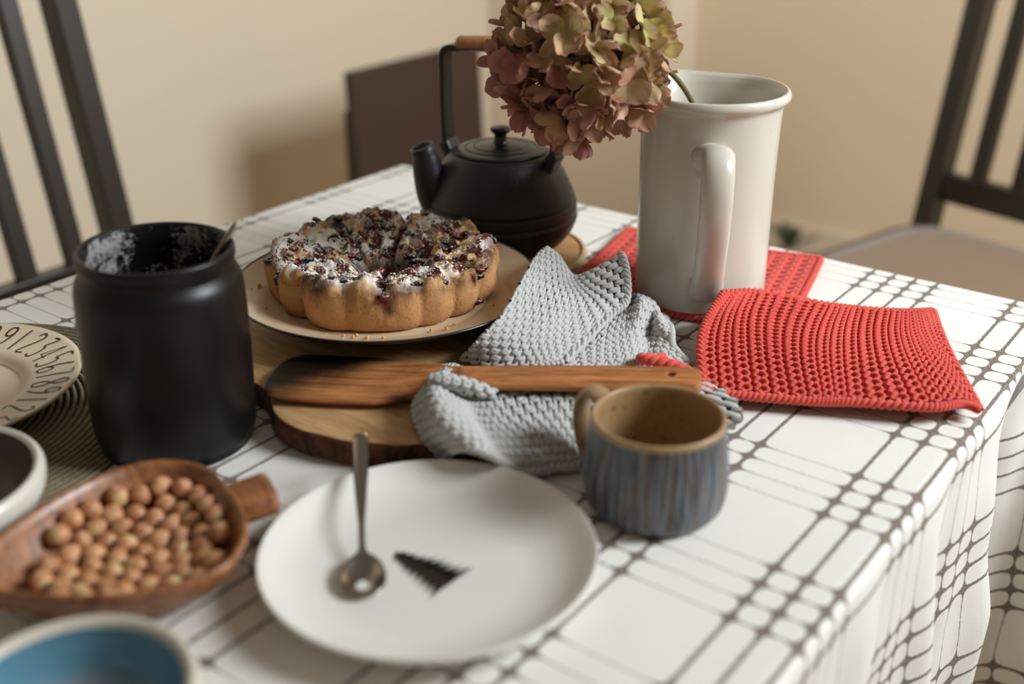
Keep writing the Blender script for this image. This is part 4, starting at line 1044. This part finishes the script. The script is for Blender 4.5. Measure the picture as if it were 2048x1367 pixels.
# ------------------------------------------------------------------ teapot on trivet
TC = (-.6855, .8835)
def trivet():
    e = tag(empty('trivet', (TC[0], TC[1], T)), 'round wooden trivet under the black teapot', 'trivet')
    mk('disc', *lathe([(0, 0), (.083, 0), (.083, .008), (.080, .0095), (0, .0095)], 96), 'trivet_wood', e)
    mk('rim', *lathe([(.0835, .0), (.0885, .0015), (.0895, .005), (.0880, .0095), (.0845, .0105), (.0832, .009)], 96), 'trivet_rim', e)
trivet()
def teapot():
    z0 = .0095
    e = tag(empty('teapot', (TC[0], TC[1], T + z0)), 'black cast iron teapot with tall bamboo-wrapped handle', 'teapot')
    L = Vector((-rt.x, -rt.y, 0)); Fd = Vector((-rt.y, rt.x, 0))            # image left, away
    L = (L * .985 - Fd * .17).normalized(); Fd = Vector((L.y, -L.x, 0)) * 1
    b = [(0, .001), (.044, .001), (.047, 0), (.052, .003), (.064, .012), (.0735, .024), (.0775, .034), (.0785, .0375)]
    t = [(.0785, .0375), (.0772, .041), (.0768, .0420), (.0778, .0435), (.0772, .052), (.0755, .0535), (.0752, .0545), (.0760, .056), (.0735, .0635), (.0655, .081), (.0575, .094), (.0525, .100), (.0495, .1028), (.046, .1035)]
    mk('body', *lathe(smooth_prof(b, 5) + smooth_prof(t, 4)[1:] + [(.045, .102), (0, .100)], ROUND_N), 'iron', e)
    ld_ = mk('lid', *lathe(smooth_prof([(.0452, .1025), (.0456, .1045), (.0445, .1058), (.037, .1072), (.0355, .1062), (.0345, .1072), (.028, .1088), (.0265, .1078), (.0255, .1090), (.016, .1108), (.009, .1118)], 4) + [(0, .112)], 96), 'iron_gloss', e)
    mk('knob', *lathe(smooth_prof([(.0088, .111), (.0070, .1135), (.0062, .118), (.0068, .121), (.0098, .1235), (.0105, .1258), (.0092, .1275), (.004, .1285), (0, .1286)], 5), 48), 'iron_gloss', ld_)
    P = curve([L * .054 + Vector((0, 0, .045)), L * .0660 + Vector((0, 0, .062)), L * .0725 + Vector((0, 0, .083)), L * .0765 + Vector((0, 0, .1035)), L * .0795 + Vector((0, 0, .1120))], 8)
    s = np.linspace(0, 1, len(P)); rad = np.interp(s, [0, .35, .75, .97, 1], [.0235, .0185, .0128, .0118, .0126])
    V, Fc = tube(P, rad, 28, ref=tuple(Fd), cap=False)
    # turn the wall inward at the mouth
    n = len(P); tip = np.array(V[-28:]); c = tip.mean(0); V += (c + (tip - c) * .78).tolist(); V += (c + (tip - c) * .70 - (P[-1] - P[-4]) * 1.2).tolist()
    for k in range(2):
        for j in range(28): q = (j + 1) % 28; a = (n - 1 + k) * 28; Fc.append((a + j, a + q, a + 28 + q, a + 28 + j))
    Fc.append(tuple(len(V) - 28 + j for j in range(28)))
    mk('spout', V, Fc, 'iron', e)
    hx = .0615; L0 = L
    L = (Vector((-rt.x, -rt.y, 0)) * .875 + Vector((-rt.y, rt.x, 0)) * .485).normalized(); Fd = Vector((L.y, -L.x, 0))
    for sg in (1, -1):
        mk('handle_lug', *beam(L * (sg * .0515) + Vector((0, 0, .0850)), L * (sg * (hx + .0015)) + Vector((0, 0, .1085)), .022, .012, tuple(Fd), .003), 'iron', e, smooth=False)
    top = .212 - z0
    pts = [L * hx + Vector((0, 0, .098)), L * (hx + .0012) + Vector((0, 0, .14)), L * (hx + .001) + Vector((0, 0, .175)), L * (hx + .0005) + Vector((0, 0, top - .008)), L * (hx - .005) + Vector((0, 0, top - .001)), L * (hx - .02) + Vector((0, 0, top)), L * 0 + Vector((0, 0, top + .003))]
    pts = pts + [Vector((-p.x, -p.y, p.z)) for p in pts[-2::-1]]
    P = curve(pts, 8); V = []
    tg = np.gradient(P, axis=0); tg /= np.linalg.norm(tg, axis=1)[:, None]; S_ = np.array(Fd); B = np.cross(tg, S_)
    prof = [(-1, -.6), (-.85, -1), (.85, -1), (1, -.6), (1, .6), (.85, 1), (-.85, 1), (-1, .6)]
    for p, bb in zip(P, B):
        for x, y in prof: V.append(tuple(p + S_ * x * .0095 + bb * y * .0028))
    Fc = [(i * 8 + j, i * 8 + (j + 1) % 8, i * 8 + 8 + (j + 1) % 8, i * 8 + 8 + j) for i in range(len(P) - 1) for j in range(8)]
    Fc += [tuple(range(8))[::-1], tuple(range(len(V) - 8, len(V)))]
    h = mk('handle', V, Fc, 'iron_gloss', e, smooth=False)
    P2 = curve([L * .044 + Vector((0, 0, top + .003)), L * .015 + Vector((0, 0, top + .0052)), L * -.015 + Vector((0, 0, top + .0052)), L * -.044 + Vector((0, 0, top + .003))], 8)
    g = mk('handle_grip', *tube(P2, .0100, 16, ref=tuple(Fd), flat=(.78, 1.06)), 'bamboo', h); g['label'] = 'bamboo wrap on the handle top'
teapot()

# ------------------------------------------------------------------ hydrangea
def hydrangea():
    C = Vector((-.527, .790, .2345)) ; R = .0640
    e = tag(empty('hydrangea', (C.x, C.y, T + C.z)), 'dried hydrangea head in mauve and green leaning from the pitcher', 'flower')
    # stem from the pitcher
    st = curve([Vector((0, 0, 0)), Vector((.020, .030, .004)), Vector((.040, .066, -.010)), Vector((.058, .100, -.06)), Vector((.066, .116, -.15))], 8)
    mk('stem', *tube(st, .0024, 8), 'stem', e)
    meshes = []
    for q in range(6):
        nu, nv = 9, 8; V, U = [], []
        cup = [.5, .8, .3, .95, -.35, 1.1][q]; wid = [.95, .85, 1.05, .9, 1.0, .8][q]
        for i in range(nv + 1):
            v = i / nv
            w_ = wid * .5 * (math.sin(PI * min(1, v * .80 + .06)) ** .75) * (1 if v < .85 else 1 - .28 * ((v - .85) / .15) ** 2)
            if i == 0: w_ = .07
            for j in range(nu):
                u = j / (nu - 1) * 2 - 1
                x = u * w_; y = v - .10 * (u * u) * (v ** 3)
                z = cup * (v - .15) * v * .55 + .30 * cup * u * u * w_ + .035 * math.sin(u * 5 + q) * v + .03 * math.sin(v * 7 + q * 2)
                V.append((x, y, z)); U.append((j / (nu - 1), v))
        me_o = mk('petal_shape', V, grid_faces(nv + 1, nu), 'petal'); set_uv(me_o, U); me = me_o.data; bpy.data.objects.remove(me_o); meshes.append(me)
    viewd = (Vector((0, 0, CAM_H)) - C).normalized()
    n = 150; fl = []
    for i in range(n):
        z = 1 - 2 * (i + .5) / n; a = i * PI * (3 - math.sqrt(5)); r = math.sqrt(1 - z * z)
        d = Vector((r * math.cos(a), r * math.sin(a), z)); d = (d + Vector((random.gauss(0, .05), random.gauss(0, .05), random.gauss(0, .05)))).normalized()
        fl.append(d)
    fl.sort(key=lambda d: -d.dot(viewd))
    stuff = MB(); suv = []; stalk = MB()
    for i, d in enumerate(fl):
        rad = R * random.uniform(.86, 1.06) * (1.0 + .06 * d.z)
        nd = (d + Vector((random.gauss(0, .42), random.gauss(0, .42), random.gauss(0, .42)))).normalized()
        q = nd.to_track_quat('Z', 'Y').to_matrix(); ph = random.uniform(0, PI)
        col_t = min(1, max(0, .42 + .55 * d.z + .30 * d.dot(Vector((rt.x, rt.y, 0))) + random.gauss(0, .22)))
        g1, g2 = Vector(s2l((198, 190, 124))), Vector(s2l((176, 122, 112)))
        stalk.add(tube([d * rad * .25, d * rad * .6, d * rad * .98], [.0011, .0009, .0007], 5))
        sz = random.uniform(.0155, .0215)
        for k in range(4):
            m3_ = q @ Matrix.Rotation(ph + k * PI / 2 + random.gauss(0, .12), 3, 'Z') @ Matrix.Rotation(random.gauss(.30, .38), 3, 'X') @ Matrix.Rotation(random.gauss(0, .3), 3, 'Y')
            s = sz * random.uniform(.88, 1.1)
            pos = d * rad + nd * (.0008 * (k % 2))
            if i < 75:
                o = bpy.data.objects.new('petal', meshes[random.randrange(6)]); COL.objects.link(o); o.parent = e
                o.matrix_local = Matrix.Translation(pos) @ m3_.to_4x4() @ Matrix.Diagonal((s, s, s, 1))
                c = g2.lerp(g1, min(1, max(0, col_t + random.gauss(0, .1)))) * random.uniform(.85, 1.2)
                o.color = (c.x, c.y, c.z, 1)
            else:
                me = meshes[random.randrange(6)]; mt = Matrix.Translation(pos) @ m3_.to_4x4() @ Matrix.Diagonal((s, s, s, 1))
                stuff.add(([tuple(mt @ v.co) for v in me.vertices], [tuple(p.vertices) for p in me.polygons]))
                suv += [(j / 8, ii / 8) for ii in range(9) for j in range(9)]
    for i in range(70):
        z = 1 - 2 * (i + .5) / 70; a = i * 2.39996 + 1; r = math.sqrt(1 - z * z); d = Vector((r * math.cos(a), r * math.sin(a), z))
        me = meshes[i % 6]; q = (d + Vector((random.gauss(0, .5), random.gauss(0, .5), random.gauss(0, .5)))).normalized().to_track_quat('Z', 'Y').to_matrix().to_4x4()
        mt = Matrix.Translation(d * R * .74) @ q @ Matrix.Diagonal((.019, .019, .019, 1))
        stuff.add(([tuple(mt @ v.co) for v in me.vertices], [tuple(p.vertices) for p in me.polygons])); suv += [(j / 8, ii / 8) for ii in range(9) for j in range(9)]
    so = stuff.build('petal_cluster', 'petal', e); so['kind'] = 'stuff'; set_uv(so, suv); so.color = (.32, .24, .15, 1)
    sk = stalk.build('floret_stalks', 'stem', e); sk['kind'] = 'stuff'
hydrangea()

# ------------------------------------------------------------------ green plant by the wall
def plant():
    e = tag(empty('small_plant', (-1.19, 2.84, 0)), 'small dark green leafy plant on the floor by the back wall', 'plant')
    for i in range(9):
        a = i * 2.4; t = .35 + .5 * (i % 3) / 2
        d = Vector((math.cos(a) * math.sin(t), math.sin(a) * math.sin(t), math.cos(t)))
        L_ = random.uniform(.08, .12); sd = d.cross(Vector((0, 0, 1))).normalized(); V = []
        for j in range(7):
            v = j / 6; w_ = .018 * math.sin(PI * (v * .92 + .06))
            p = d * (v * L_) + Vector((0, 0, -.025 * v * v + .0))
            V += [tuple(p - sd * w_), tuple(p + Vector((0, 0, -.003))), tuple(p + sd * w_)]
        mk('leaf', V, grid_faces(7, 3), 'leaf', e, (0, 0, .065))
    mk('pot', *lathe([(0, 0), (.032, 0), (.040, .06), (.037, .06), (.034, .052), (0, .052)], 32), 'trimw', e)
plant()
